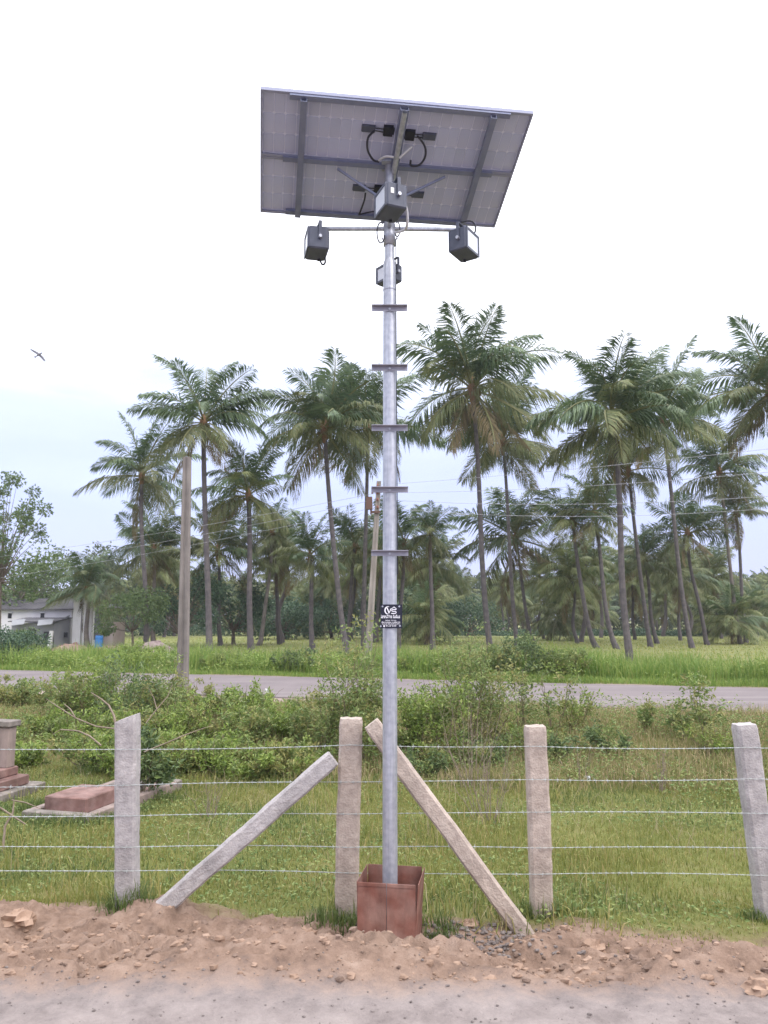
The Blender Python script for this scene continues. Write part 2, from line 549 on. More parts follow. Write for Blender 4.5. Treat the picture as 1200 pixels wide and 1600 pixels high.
for v in (481, 574, 668, 764, 863):
    z = mz(v, MY - .055)
    # angle iron step: a flat leg and an upright leg across the front of the pole, bolted
    w = .268
    b = MB().box((MX, MY - .072, z + .011), (w, .042, .005)).box((MX, MY - .0535, z - .009), (w, .005, .034))
    rung = bw(b, 'step_bar', M['step'], mast)
    bw(MB().tube([(MX, MY - .056, z - .010), (MX, MY - .066, z - .010)], .009, 6), 'bolt', M['galv'], rung)
# cables that loop beside the collar
def curve(pts, n=6):
    P_ = [np.array(tuple(p), float) for p in pts]; out = []
    P_ = [2 * P_[0] - P_[1]] + P_ + [2 * P_[-1] - P_[-2]]
    for i in range(1, len(P_) - 2):
        a, b, c, d = P_[i - 1:i + 3]
        for k in range(n):
            t = k / n
            out.append(.5 * (2 * b + (c - a) * t + (2 * a - 5 * b + 4 * c - d) * t * t + (3 * b - a - 3 * c + d) * t ** 3))
    out.append(P_[-2])
    return out


def loop(c, rx, rz, a0, a1, n=14, y=0.0):
    return [(c[0] + rx * math.cos(R(a0 + (a1 - a0) * i / n)), c[1] + y * i / n, c[2] + rz * math.sin(R(a0 + (a1 - a0) * i / n))) for i in range(n + 1)]


bw(MB().tube(loop((MX - .066, MY - .045, CZ - .055), .030, .085, 60, 345), .0055, 6), 'cable', M['cable'], mast)
bw(MB().tube(loop((MX + .060, MY - .05, CZ - .03), .020, .06, 120, -150), .005, 6), 'cable', M['cable'], mast)
bw(MB().tube(curve([(MX + .049, MY - .032, CZ - .1), (MX + .05, MY - .03, 4.2), (MX + .055, MY - .02, 3.2), (MX + .056, MY - .02, 2.62)]), .004, 6), 'cable', M['cable'], mast)

# ------------------------------------------------------------------ panels, solved from their corners in the photograph
PC = Vector((0.04326, 5.67315, 5.86310))
PR = Matrix(((0.98797029, 0.14088746, 0.0637608), (0.15400601, -0.93378141, -0.32300841), (0.01403082, 0.32894226, -0.9442458)))
# re-orthogonalised; local x along the width, local y towards the viewer's upper edge, local z = underside
PR = PR.to_quaternion().to_matrix()
PW, PH = 2.0132, 1.0966


def L2W(x, y, z): return PR @ Vector((x, y, z)) + PC


def pbox(mb, c, s, rot2=0.0, mi=0):
    return mb.box(L2W(*c), s, PR @ Matrix.Rotation(rot2, 3, 'Z'), mi)


# carrier frame: channels under the panels, each a part of the mast
for y, x0, x1 in ((.52, -.80, .83), (-.002, -.835, .83), (-.515, -.80, .72)):
    b = MB()
    pbox(b, ((x0 + x1) / 2, y, .047), (x1 - x0, .040, .004)); pbox(b, ((x0 + x1) / 2, y - .0185, .032), (x1 - x0, .003, .026)); pbox(b, ((x0 + x1) / 2, y + .0185, .032), (x1 - x0, .003, .026))
    bw(b, 'purlin', M['galv_shaded'], mast)
for x in (-.70, .03, .70):
    wd = .046 if x != .03 else .062
    b = MB()
    pbox(b, (x, 0, .092 - .006), (wd, 1.05, .004)); pbox(b, (x - wd / 2 + .002, 0, .0675), (.003, 1.05, .033)); pbox(b, (x + wd / 2 - .002, 0, .0675), (.003, 1.05, .033))
    bw(b, 'rafter', M['galv_shaded'], mast)
b = MB(); b.tube([L2W(.025, -.05, .118), L2W(.025, .53, .112)], .020, 16, cap=False); bw(b, 'ridge_pipe', M['galv'], mast)
hub_b = MB(); hub_b.box((MX, MY, top_z), (.12, .14, .012)); bw(hub_b, 'top_plate', M['galv'], mast)
for s in (-1, 1):
    b = MB().tube([L2W(.02 + s * .43, -.04, .06), (MX + s * .036, MY, 5.53)], .012, 8)
    bw(b, 'brace', M['galv_shaded'], mast)

cell_w, cell_h = (PW - .034) / 24, (PH / 2 - .045) / 3
cme = bpy.data.meshes.new('solar_cell')
k = .010
hx, hy = cell_w / 2 - .0022, cell_h / 2 - .0028
cv = [(-hx + k, -hy), (hx - k, -hy), (hx, -hy + k), (hx, hy - k), (hx - k, hy), (-hx + k, hy), (-hx, hy - k), (-hx, -hy + k)]
cme.from_pydata([(x, y, .0022) for x, y in cv] + [(x, y, 0) for x, y in cv], [],
                [tuple(range(8))] + [(i + 8, (i + 1) % 8 + 8, (i + 1) % 8, i) for i in range(8)])
cme.materials.append(M['cell']); cme.update()


def make_panel(yc, label):
    t = empty('solar_module', L2W(0, yc, 0), label, 'solar panel', 'solar panels on the mast')
    t.rotation_mode = 'QUATERNION'; t.rotation_quaternion = PR.to_quaternion()
    hh = PH / 2 - .004
    MB().box((0, 0, .004), (PW - .02, hh - .02, .004)).build('backsheet', M['backsheet'], t)
    MB().box((0, 0, -.0005), (PW - .02, hh - .02, .003)).build('front_glass', mat('panel_glass', (.70, .71, .78), .1, trans=.8), t)
    for s in (-1, 1):
        MB().box((0, s * (hh / 2 - .006), .012), (PW, .012, .034)).box((0, s * (hh / 2 - .016), .0275), (PW - .024, .0085, .002)).build('frame_rail', M['alu'], t)
        MB().box((s * (PW / 2 - .006), 0, .012), (.012, hh - .0245, .034)).build('frame_rail', M['alu'], t)
    for i in range(24):
        for j in range(3):
            link('solar_cell', cme, t, (-PW / 2 + .017 + cell_w * (i + .5), -hh / 2 + .022 + cell_h * (j + .5), .0066))
    return t


pA = make_panel(PH / 4, 'solar panel mounted nearer the viewer, upper in view, seen from below')
pB = make_panel(-PH / 4, 'solar panel mounted farther back, lower in view, above the crossarm')
for t, q in ((pA, 0), (pB, 1)):
    yy = .015 if q == 0 else .02
    for s in (-1, 1):
        xx = (.0 if q == 0 else .0) + s * (.235 if q == 0 else .245) + .03
        MB().box((xx, yy - .012 * s, .018), (.105, .058, .020), None, 0, (.92, .88)).build('junction_box', M['lamp_grey'], t)
        kb = MB().box((s * .085 + .03, yy - .01 * s, .024), (.075, .085, .026), None, 0, (.9, .9)).box((s * .05 + .03, yy - .01 * s, .02), (.02, .05, .018)).build('connector_block', M['black'], t)
        MB().tube([(xx - s * .05, yy - .012 * s + .012, .022), (s * .115 + .03, yy - .01 * s + .014, .026)], .0045, 6).tube([(xx - s * .05, yy - .012 * s - .010, .022), (s * .115 + .03, yy - .01 * s - .012, .026)], .0045, 6).build('lead', M['cable'], t)
    if q == 0:
        MB().tube(curve([(-.16, .02, .03), (-.205, -.02, .06), (-.20, -.10, .09), (-.15, -.175, .10), (-.10, -.205, .08)]), .0085, 8).build('cable', M['cable'], t)
        MB().tube(curve([(.17, .01, .03), (.235, -.05, .06), (.25, -.12, .09), (.215, -.19, .10), (.155, -.21, .09), (.145, -.17, .08)]), .0085, 8).build('cable', M['cable'], t)
        MB().tube(curve([(-.105, -.20, .075), (-.06, -.13, .11), (.0, -.115, .13)]), .009, 8).build('white_cable', M['white_cable'], t)
        MB().tube(curve([(.135, -.06, .07), (.09, -.075, .11), (.045, -.12, .13)]), .009, 8).build('white_cable', M['white_cable'], t)
    else:
        MB().tube(curve([(-.16, .0, .03), (-.165, -.05, .06), (-.18, -.13, .07), (-.19, -.20, .06)]), .0075, 8).tube([(-.19, -.20, .06), (-.13, -.165, .07), (-.02, -.15, .05)], .006, 8).build('cable', M['cable'], t)

# ------------------------------------------------------------------ floodlights
def make_lamp(loc, yaw, glass_side, label, sticker=True, k_=1.0):
    """Local: arm hangs it from above; glass on the -x or +x face, the pivot cheek towards -y."""
    s = glass_side
    t = empty('floodlight', loc, label, 'floodlight', 'floodlights on the mast', yaw)
    W_, D_, H_ = .150 * k_, .225 * k_, .178 * k_
    b = MB()
    # housing: tapered back, bevelled edges
    prof = [(-W_ / 2, .93), (-W_ / 2 + .012, 1.0), (W_ / 2 - .02, 1.0), (W_ / 2, .965)]
    if s > 0: prof = [(-x, k) for x, k in prof][::-1]
    V = []; F = []
    for x, k in prof:
        a, c = D_ / 2 * k, H_ / 2 * k
        ch = .010
        V += [(x, -a + ch, -c), (x, a - ch, -c), (x, a, -c + ch), (x, a, c - ch), (x, a - ch, c), (x, -a + ch, c), (x, -a, c - ch), (x, -a, -c + ch)]
    for r in range(3):
        for j in range(8): F.append((r * 8 + j, r * 8 + (j + 1) % 8, r * 8 + 8 + (j + 1) % 8, r * 8 + 8 + j))
    F += [tuple(range(7, -1, -1)), tuple(range(24, 32))]
    b.add(V, F)
    for kf in range(7):      # cooling fins on the back, away from the glass
        b.box((-s * (W_ / 2 + .007), -D_ / 2 + .035 + kf * .026, 0), (.012, .005, H_ * .8))
    b.build('housing', M['lamp_grey'], t)
    bz = MB()
    for dy, dz, sy, sz in ((0, H_ / 2 - .012, D_ - .012, .018), (0, -H_ / 2 + .012, D_ - .012, .018), (D_ / 2 - .014, 0, .018, H_ - .0425), (-D_ / 2 + .014, 0, .018, H_ - .0425)):
        bz.box((s * (W_ / 2 + .004), dy, dz), (.008, sy, sz))
    bz.build('bezel', M['lamp_grey'], t)
    MB().box((s * (W_ / 2 + .0015), 0, 0), (.003, D_ - .047, H_ - .043)).build('glass', M['lamp_glass'], t)
    br = MB().box((0.012, -D_ / 2 - .012, .055), (.024, .005, .135)).box((0.012, D_ / 2 + .012, .055), (.024, .005, .135)).box((0.012, 0, .125), (.024, D_ + .029, .005))
    br.build('bracket', M['lamp_grey'], t)
    for sy in (-1, 1):
        MB().tube([(0.012, sy * (D_ / 2 + .0), 0), (0.012, sy * (D_ / 2 + .026), 0)], .013, 8).build('pivot_bolt', M['galv'], t)
    MB().tube([(.012, 0, .122), (.012, 0, .150)], .011, 8).build('stud', M['galv_shaded'], t)
    if sticker: MB().box((-.034, -D_ / 2 - .001, .025), (.024, .0025, .040)).build('label_sticker', M['sticker'], t)
    MB().tube([(-s * .03, D_ / 2 - .04, -H_ / 2 + .004), (-s * .03, D_ / 2 - .04, -H_ / 2 - .014)], .012, 8).build('cable_gland', M['black'], t)
    return t


LZ = CZ - .122
make_lamp((MX - .565, MY, LZ), R(13), -1, 'grey floodlight at the left end of the crossarm', False)
make_lamp((MX + .575, MY, LZ - .008), R(-33), 1, 'grey floodlight at the right end of the crossarm, glass turned right', False)
make_lamp((MX + .005, MY - .56, LZ + .02), R(22), -1, 'grey floodlight nearest the viewer, hanging before the lower panel')
make_lamp((MX + .0, MY + .53, LZ - .012), R(40), -1, 'grey floodlight half hidden behind the pole below the crossarm', k_=.84)
# lamp leads
bw(MB().tube(curve([(MX + .08, MY - .50, LZ + .09), (MX + .12, MY - .45, LZ + .03), (MX + .125, MY - .4, LZ - .06), (MX + .10, MY - .3, LZ - .05), (MX + .045, MY - .06, LZ + .06)]), .010, 8), 'white_cable', M['white_cable'], mast)
bw(MB().tube(curve([(MX + .52, MY, CZ + .01), (MX + .56, MY - .02, CZ + .045), (MX + .64, MY - .02, CZ + .05), (MX + .67, MY, CZ + .0), (MX + .65, MY + .03, CZ - .05)]), .006, 8), 'cable', M['cable'], mast)
bw(MB().tube(curve([(MX - .535, MY + .05, CZ - .08), (MX - .50, MY + .06, CZ - .23), (MX - .525, MY + .10, CZ - .245), (MX - .55, MY + .1, CZ - .20)]), .007, 8), 'cable', M['cable'], mast)

# ------------------------------------------------------------------ sign plate on the pole
S0 = P(611.5, 963, MY - .058)
sz = (FPX / (MY * CP + (S0[2] - EYE) * SP))     # px per metre
SW, SH = 33.5 / sz, 36.5 / sz
sign = empty('sign_plate', (S0[0], MY - .056, S0[2]), 'small black sign plate with white lettering and emblem fixed to the mast', 'sign')
MB().box((0, -.0015, 0), (SW, .003, SH)).build('plate', M['sign'], sign)


def spx(x, y): return ((x - 575) / 25 / sz, (565 - y) / 25 / sz)     # pixels of the enlarged crop, 25 to one photo pixel


def flat(polys, name):
    b = MB()
    for i, p in enumerate(polys):
        V = [(spx(*q)[0], -.0042, spx(*q)[1]) for q in p] + [(spx(*q)[0], -.0031, spx(*q)[1]) for q in p]
        n = len(p)
        b.add(V, [tuple(range(n)), ] + [(j, j + n, (j + 1) % n + n, (j + 1) % n) for j in range(n)])
    return b.build(name, M['print'], sign)


arc = []
for i in range(19):
    a = R(68 + 200 * i / 18); arc.append((440 + 135 * math.cos(a), 335 - 155 * math.sin(a)))
arc2 = []
for i in range(19):
    a = R(78 + 182 * i / 18); arc2.append((458 + 105 * math.cos(a), 335 - 130 * math.sin(a)))
emb = [[arc[i], arc[i + 1], arc2[i + 1], arc2[i]] for i in range(18)]
emb += [[(385, 235), (435, 235), (490, 400), (480, 470)], [(480, 470), (490, 400), (545, 265), (590, 265)]]
emb += [[(580, 265), (680, 190), (775, 265), (775, 290), (680, 225), (580, 290)]]
S = [(760, 305), (620, 305), (585, 340), (620, 375), (730, 375), (765, 410), (730, 455), (575, 455)]
for i in range(len(S) - 1):
    (x0, y0), (x1, y1) = S[i], S[i + 1]
    dx, dy = x1 - x0, y1 - y0; q = math.hypot(dx, dy); ox, oy = -dy / q * 17, dx / q * 17
    ex, ey = dx / q * 8, dy / q * 8
    emb.append([(x0 - ex + ox, y0 - ey + oy), (x0 - ex - ox, y0 - ey - oy), (x1 + ex - ox, y1 + ey - oy), (x1 + ex + ox, y1 + ey + oy)])
flat(emb, 'emblem')


def word_row(spans, y0, y1, step):
    """Illegibly small letters: each a stroke or two, at the spacing seen on the plate."""
    out = []
    r2 = random.Random(int(y0))
    for a, b in spans:
        x = a
        while x + step * .7 <= b:
            h = y0 if r2.random() < .25 or x == a else y0 + (y1 - y0) * .25
            w = step * .72
            out.append([(x, h), (x + w * .38, h), (x + w * .38, y1), (x, y1)])
            if r2.random() < .8: out.append([(x + w * .42, h + (y1 - h) * .02), (x + w, h + (y1 - h) * .02), (x + w, h + (y1 - h) * .38), (x + w * .42, h + (y1 - h) * .38)])
            if r2.random() < .8: out.append([(x + w * .42, h + (y1 - h) * .62), (x + w, h + (y1 - h) * .62), (x + w, y1), (x + w * .42, y1)])
            x += step
    return out


flat(word_row([(175, 445), (465, 625), (650, 935)], 505, 635, 38), 'lettering')
flat(word_row([(350, 540), (560, 780)], 700, 735, 26) + word_row([(200, 330), (345, 600), (620, 925)], 760, 815, 30)
     + word_row([(210, 420), (440, 690), (700, 910)], 838, 872, 27) + word_row([(360, 475), (495, 595), (610, 680), (690, 770)], 895, 955, 28), 'lettering')
flat([[(268, 905), (318, 905), (318, 975), (268, 975)]], 'symbol')
for sx, sy in ((235, 185), (882, 185), (165, 945), (905, 930)):
    q = spx(sx, sy)
    MB().tube([(q[0], -.003, q[1]), (q[0], -.0075, q[1])], .0065, 8).build('rivet', M['galv'], sign)

# ------------------------------------------------------------------ open steel box round the foot of the pole
fb = empty('foundation_box', (MX + .005, MY + .0, .02), 'rust red open steel box around the foot of the mast', 'foundation box', rz=R(-9))
ft, hw, hb = .004, .195, .53
b = MB().box((-hw / 2 - .001, -hw, hb / 2), (hw - .002, ft, hb)).box((-hw / 2 - .001, -hw - .004, hb - .012), (hw - .004, ft, .02))
b.build('side_plate', M['rust'], fb)
MB().box((hw / 2 + .001, -hw - .001, hb / 2), (hw - .002, ft, hb)).box((hw / 2 + .001, -hw - .005, hb - .012), (hw - .004, ft, .02)).build('side_plate', M['rust'], fb)
MB().box((0, hw, hb / 2), (2 * hw, ft, hb)).build('side_plate', M['rust'], fb)
for s in (-1, 1): MB().box((s * (hw + .0005), 0, hb / 2), (ft, 2 * hw - .006, hb), (0, R(4 * s) * (1 if s > 0 else .3), 0)).build('side_plate', M['rust'], fb)
MB().box((0, 0, .06), (2 * hw - .02, 2 * hw - .02, .1)).build('concrete_fill', M['conc'], fb)

# ------------------------------------------------------------------ granite fence
FY = 6.22


def stone(p0, p1, w, d, label, name='granite_post', cat='fence post', group='granite fence posts', seed=0, m='granite', tilt_top=0.0, wtop=None, roll=0.0):
    """A split granite post: a rough square bar with worn edges, from p0 to p1."""
    p0, p1 = Vector(tuple(map(float, p0))), Vector(tuple(map(float, p1)))
    ax = (p1 - p0); Ln = ax.length; ax.normalize()
    yv = Vector((0, 1, 0)); yv = (yv - ax * yv.dot(ax)).normalized(); xv = yv.cross(ax).normalized()
    r = np.random.default_rng(seed)
    nr = max(10, int(Ln / .035)); per = 24
    V = []; F = []
    o1, o2 = r.random() * 60, r.random() * 60
    for i in range(nr + 1):
        s = i / nr
        ww = (w + ((wtop or w) - w) * s) / 2; dd = d / 2
        wob = Vector((.010 * float(fbm(s * 3.1 + o1, o2, 3)), .008 * float(fbm(s * 2.7 + o2, o1, 3)), 0))
        for k in range(per):
            th = 2 * math.pi * (k + .5) / per
            c, sn = math.cos(th), math.sin(th)
            q = 1 / max(abs(c), abs(sn)); q = min(q, 1.36)
            n1 = float(fbm(th * 1.2 + o1, s * Ln * 5 + o2, 3)); n2 = float(fbm(th * 5 + o2, s * Ln * 26 + o1, 2))
            rad = 1 + .07 * n1 + .05 * n2
            x, y = c * q * ww * rad, sn * q * dd * rad
            zo = Ln * s
            if i == nr: zo += tilt_top * x / ww + .008 * n2; x *= .93; y *= .93
            V.append(p0 + xv * (x + wob.x) + yv * (y + wob.y) + ax * zo)
    for i in range(nr):
        for k in range(per): F.append((i * per + k, i * per + (k + 1) % per, (i + 1) * per + (k + 1) % per, (i + 1) * per + k))
    top = p0 + ax * (Ln + .004)
    V.append(top); tc_ = len(V) - 1
    for k in range(per): F.append((nr * per + k, nr * per + (k + 1) % per, tc_))
    b = MB(); b.add([v - p0 for v in V], F, 0, False)
    o = b.build(name, M[m], None, p0)
    return tag(o, label, cat, group)


def ppx(u, v, Y=FY): return P(u, v, Y)


def base(u, v, Y=FY):
    p = P(u, v, Y); p[2] = h1(p[0], p[1]) - .12; return p


stone(base(199, 1418), ppx(199.5, 1121), .158, .15, 'grey granite post with slanted top beside the red tomb slab', seed=1, m='granite_grey', tilt_top=.024, wtop=.162)
stone(base(541, 1420), ppx(548, 1122), .172, .15, 'beige granite post with both slanting braces leaning on it', seed=2, wtop=.178)
stone(base(848, 1442), ppx(835, 1134), .160, .15, 'granite post just right of the long slanting brace', seed=3, wtop=.158)
stone(base(1205, 1445), ppx(1163, 1131), .158, .15, 'outward leaning granite post at the far right of the fence', seed=4, m='granite_grey', wtop=.16)
stone(base(832, 1446, FY - .22), ppx(580, 1130, FY - .13), .125, .13, 'long beige granite brace slanting down right from behind the mast', 'granite_brace', 'fence brace', 'granite fence braces', 5)
stone(base(222, 1420, FY - .20), ppx(520, 1184, FY - .13), .125, .13, 'shorter granite brace slanting down left, its top below the post top', 'granite_brace', 'fence brace', 'granite fence braces', 6, 'granite_grey')

# barbed wire: five strands along the front of the posts
wire_uv = [[(-260, 1168), (200, 1171), (548, 1164), (836, 1166), (1163, 1168), (1460, 1170)],
           [(-260, 1229), (200, 1227), (545, 1222), (838, 1218), (1172, 1217), (1460, 1219)],
           [(-260, 1274), (200, 1275), (544, 1272), (840, 1269), (1178, 1271), (1460, 1272)],
           [(-260, 1322), (200, 1324), (543, 1324), (842, 1325), (1185, 1325), (1460, 1326)],
           [(-260, 1360), (200, 1361), (542, 1364), (844, 1366), (1192, 1368), (1460, 1370)]]
wl_ = ['topmost barbed wire strand on the granite posts', 'second barbed wire strand from the top of the fence', 'middle barbed wire strand of the five on the fence',
       'second barbed wire strand from the ground on the fence', 'lowest barbed wire strand on the fence, just above the grass']
for q, row in enumerate(wire_uv):
    pts = [P(u, v, FY - .098) for u, v in row]
    dense = []
    for a, c in zip(pts[:-1], pts[1:]):
        n = 40; sg = random.uniform(.003, .024)
        for i in range(n):
            s = i / n
            p = a * (1 - s) + c * s; p[2] -= sg * 4 * s * (1 - s); p[1] += .06 * 4 * s * (1 - s); dense.append(p)
    dense.append(pts[-1])
    w = empty('barbed_wire', dense[0], wl_[q], 'barbed wire', 'barbed wire strands of the fence')
    dn = np.array(dense)
    arc_l = np.concatenate([[0], np.cumsum(np.linalg.norm(np.diff(dn, axis=0), axis=1))])
    ss = np.arange(0, arc_l[-1], .02)
    c = np.stack([np.interp(ss, arc_l, dn[:, i]) for i in range(3)], 1)
    for ph in (0, math.pi):
        tw = c.copy(); tw[:, 2] += .0019 * np.cos(ss * 62 + ph); tw[:, 1] += .0019 * np.sin(ss * 62 + ph)
        bw(MB().tube(tw, .0017, 4), 'strand', M['wire'], w)
    bb = MB()
    r = np.random.default_rng(q)
    for s in np.arange(.05, arc_l[-1], .098):
        p = np.array([np.interp(s, arc_l, dn[:, i]) for i in range(3)])
        bb.tube([p + (-.009, 0, 0), p + (.009, 0, 0)], .0036, 5)
        for _ in range(2):
            a = r.random() * 6.28; dv = np.array([r.uniform(-.4, .4), math.cos(a), math.sin(a)]) * .017
            bb.tube([p - dv, p + dv], [.0011, .0011], 3, cap=False)
    tag(bw(bb, 'barbs', M['wire'], w), kind='stuff')
#PART3


# ------------------------------------------------------------------ vegetation materials
GR = [(0.045, 0.085, 0.022), (0.075, 0.125, 0.030), (0.11, 0.155, 0.038), (0.15, 0.17, 0.05)]
M['frond'] = mat('palm_frond_green', island=[(0.068, 0.114, 0.058), (0.095, 0.150, 0.065), (0.128, 0.176, 0.075)], rough=0.45, spec=0.5, trans=0.2, objrand=0.22)
M['frond_old'] = mat('palm_frond_olive', island=[(0.098, 0.129, 0.053), (0.144, 0.167, 0.065), (0.201, 0.201, 0.088)], rough=0.5, trans=0.22, objrand=0.25)
M['frond_young_lightened'] = mat('young_palm_frond_lightened', island=[(0.125, 0.169, 0.075), (0.181, 0.213, 0.088), (0.250, 0.250, 0.106)], rough=0.5, trans=0.28, objrand=0.2)  # young yellow-green, lightened further to make up for the grove's shade
M['frond_dry'] = mat('palm_frond_dry', island=[(0.13, 0.10, 0.055), (0.17, 0.135, 0.07), (0.22, 0.165, 0.08)], rough=0.8, trans=0.15, objrand=0.2)
M['rachis'] = mat('palm_midrib', (0.160, 0.160, 0.060), 0.5)
M['trunk'] = mat('palm_trunk_bark', (0.085, 0.075, 0.082), 0.95, var=(0.135, 0.118, 0.12), scale=4, detail=6, bump=0.6, bscale=14, objrand=0.12)
M['trunk_pale'] = mat('palm_trunk_pale', (0.19, 0.165, 0.15), 0.95, var=(0.13, 0.11, 0.105), scale=3, detail=6, bump=0.5, bscale=12, objrand=0.12)
M['coconut'] = mat('coconut_husk', (0.130, 0.100, 0.035), 0.6, var=(0.160, 0.140, 0.050), scale=2)
M['fibre'] = mat('palm_fibre', (0.160, 0.090, 0.050), 0.95, var=(0.220, 0.130, 0.070), scale=9)
M['bark'] = mat('tree_bark', (0.110, 0.085, 0.070), 0.95, var=(0.160, 0.130, 0.110), scale=5, bump=0.5)
M['leaf'] = mat('broad_leaf', island=[(0.078, 0.127, 0.055), (0.115, 0.169, 0.066), (0.158, 0.212, 0.078)], rough=0.5, trans=0.25)
M['leaf_dark'] = mat('dark_leaf', island=[(0.042, 0.083, 0.054), (0.067, 0.120, 0.070), (0.104, 0.161, 0.088)], rough=0.5, trans=0.15)
M['leaf_far'] = mat('far_leaf', island=[(0.070, 0.095, 0.065), (0.09, 0.12, 0.07), (0.125, 0.145, 0.08)], rough=0.7, trans=0.25)
M['leaf_bright'] = mat('bright_leaf', island=[(0.149, 0.226, 0.051), (0.219, 0.302, 0.066), (0.306, 0.369, 0.097)], rough=0.5, trans=0.3)
M['leaf_mid'] = mat('mid_leaf', island=[(0.126, 0.193, 0.061), (0.200, 0.264, 0.086), (0.306, 0.336, 0.121)], rough=0.5, trans=0.3)
M['leaf_yel'] = mat('yellowing_leaf', island=[(0.182, 0.213, 0.069), (0.258, 0.274, 0.091), (0.350, 0.319, 0.122)], rough=0.55, trans=0.3)
M['stem'] = mat('green_brown_stem', (0.130, 0.120, 0.060), 0.8, var=(0.200, 0.150, 0.100), scale=6)
M['dry'] = mat('dry_stem', (0.260, 0.210, 0.165), 0.9, var=(0.190, 0.145, 0.110), scale=7)
M['grass'] = mat('lawn_grass', island=[(0.138, 0.166, 0.041), (0.193, 0.218, 0.053), (0.262, 0.265, 0.076), (0.359, 0.291, 0.127)], rough=0.6, trans=0.3)
M['grass_green'] = mat('clump_grass', island=[(0.075, 0.115, 0.035), (0.11, 0.155, 0.045), (0.15, 0.19, 0.06)], rough=0.6, trans=0.3)
M['straw'] = mat('straw', island=[(0.33, 0.27, 0.17), (0.42, 0.35, 0.22)], rough=0.8, trans=0.3)
M['grass_dry'] = mat('bank_grass', island=[(0.155, 0.178, 0.059), (0.232, 0.240, 0.085), (0.342, 0.279, 0.139), (0.419, 0.325, 0.201)], rough=0.7, trans=0.25)
M['grass_tall'] = mat('tall_roadside_grass', island=[(0.117, 0.209, 0.043), (0.173, 0.276, 0.058), (0.234, 0.322, 0.073), (0.302, 0.336, 0.103)], rough=0.55, trans=0.35)
M['grass_field'] = mat('field_grass', island=[(0.206, 0.262, 0.071), (0.301, 0.332, 0.095), (0.412, 0.380, 0.134)], rough=0.7, trans=0.3)


# ------------------------------------------------------------------ poles and lines
def pole_rect(b, p0, p1, w0, w1, d0, d1, ch=.02):
    V = []
    p0, p1 = Vector(tuple(map(float, p0))), Vector(tuple(map(float, p1)))
    for s in (0, .35, .7, 1):
        p = p0.lerp(p1, s); w = (w0 + (w1 - w0) * s) / 2; d = (d0 + (d1 - d0) * s) / 2; c = ch
        V += [p + Vector(q) for q in ((-w + c, -d, 0), (-w * .25, -d, 0), (-w * .2, -d + c, 0), (w * .2, -d + c, 0), (w * .25, -d, 0), (w - c, -d, 0), (w, -d + c, 0), (w, d - c, 0), (w - c, d, 0), (-w + c, d, 0), (-w, d - c, 0), (-w, -d + c, 0))]
    F = []
    for r in range(3):
        for j in range(12): F.append((r * 12 + j, r * 12 + (j + 1) % 12, r * 12 + 12 + (j + 1) % 12, r * 12 + 12 + j))
    F.append(tuple(range(36, 48)))
    return b.add(V, F)


uY = 19.4
p1 = P(292.5, 716, uY); p0 = P(285.5, 1080, uY); p0[2] = h1(p0[0], p0[1]) - .2
up = empty('utility_pole', p0, 'grey square concrete pole standing among bushes on the near side of the road', 'utility pole')
bw(pole_rect(MB(), p0, p1, .275, .195, .20, .15), 'shaft', M['conc'], up)
bw(MB().box(p1 + np.array([0, 0, .01]), (.17, .13, .03)), 'cap', M['conc'], up)
lY = 30.5
q0 = P(573, 1045, lY); q0[2] = h1(q0[0], lY) - .2; q1 = P(592, 752, lY)
lp = empty('leaning_pole', q0, 'pale leaning concrete pole across the road with rusty fittings near its top', 'utility pole')
bw(pole_rect(MB(), q0, q1, .29, .18, .22, .14), 'shaft', M['conc_pale'], lp)
for v in (768, 800):
    c = P(589.5 + (768 - v) * .06, v, lY - .14)
    bw(MB().box(c, (.34, .06, .09)).box(c + np.array([-.20, .0, .02]), (.07, .07, .22)), 'clamp', M['rusty'], lp)
ca = P(588, 786, lY - .2)
bw(MB().box(ca + np.array([-.28, .05, 0]), (.26, .22, .50), None, 0, (.9, .9)), 'meter_box', M['rusty'], lp)
at_p = []
for i, v in enumerate((758, 770, 780, 792)):
    c = P(590, v, lY - .10)
    bw(MB().lathe([(.0, -.06), (.05, -.05), (.03, 0), (.05, .04), (.0, .06)], 8, c), 'insulator', M['insul'], lp); at_p.append(c)
ends_r = [(1300, 690), (1300, 728), (1300, 768), (1300, 786)]
ends_l = [(-90, 880), (-90, 900), (-90, 915)]
for i in range(4):
    a = at_p[i]; c = P(*ends_r[i], 23.5)
    pts = []
    for k in range(25):
        s = k / 24; p = a * (1 - s) + c * s; p[2] -= (.10 + .1 * i) * 4 * s * (1 - s); pts.append(p)
    o = empty('power_line', a, ['topmost overhead wire running right from the leaning pole', 'second overhead wire from the top right of the leaning pole',
                                'third overhead wire from the top right of the leaning pole', 'lowest overhead wire running right from the leaning pole'][i], 'power line', 'overhead wires')
    bw(MB().tube(pts, .0065, 5), 'wire', M['linewire'], o)
for i in range(3):
    a = at_p[i + 1]; c = P(*ends_l[i], 48)
    pts = []
    for k in range(25):
        s = k / 24; p = a * (1 - s) + c * s; p[2] -= .25 * 4 * s * (1 - s); pts.append(p)
    o = empty('power_line', a, ['upper overhead wire running left from the leaning pole', 'middle overhead wire running left from the leaning pole',
                                'lower overhead wire running left from the leaning pole'][i], 'power line', 'overhead wires')
    bw(MB().tube(pts, .0075, 5), 'wire', M['linewire'], o)

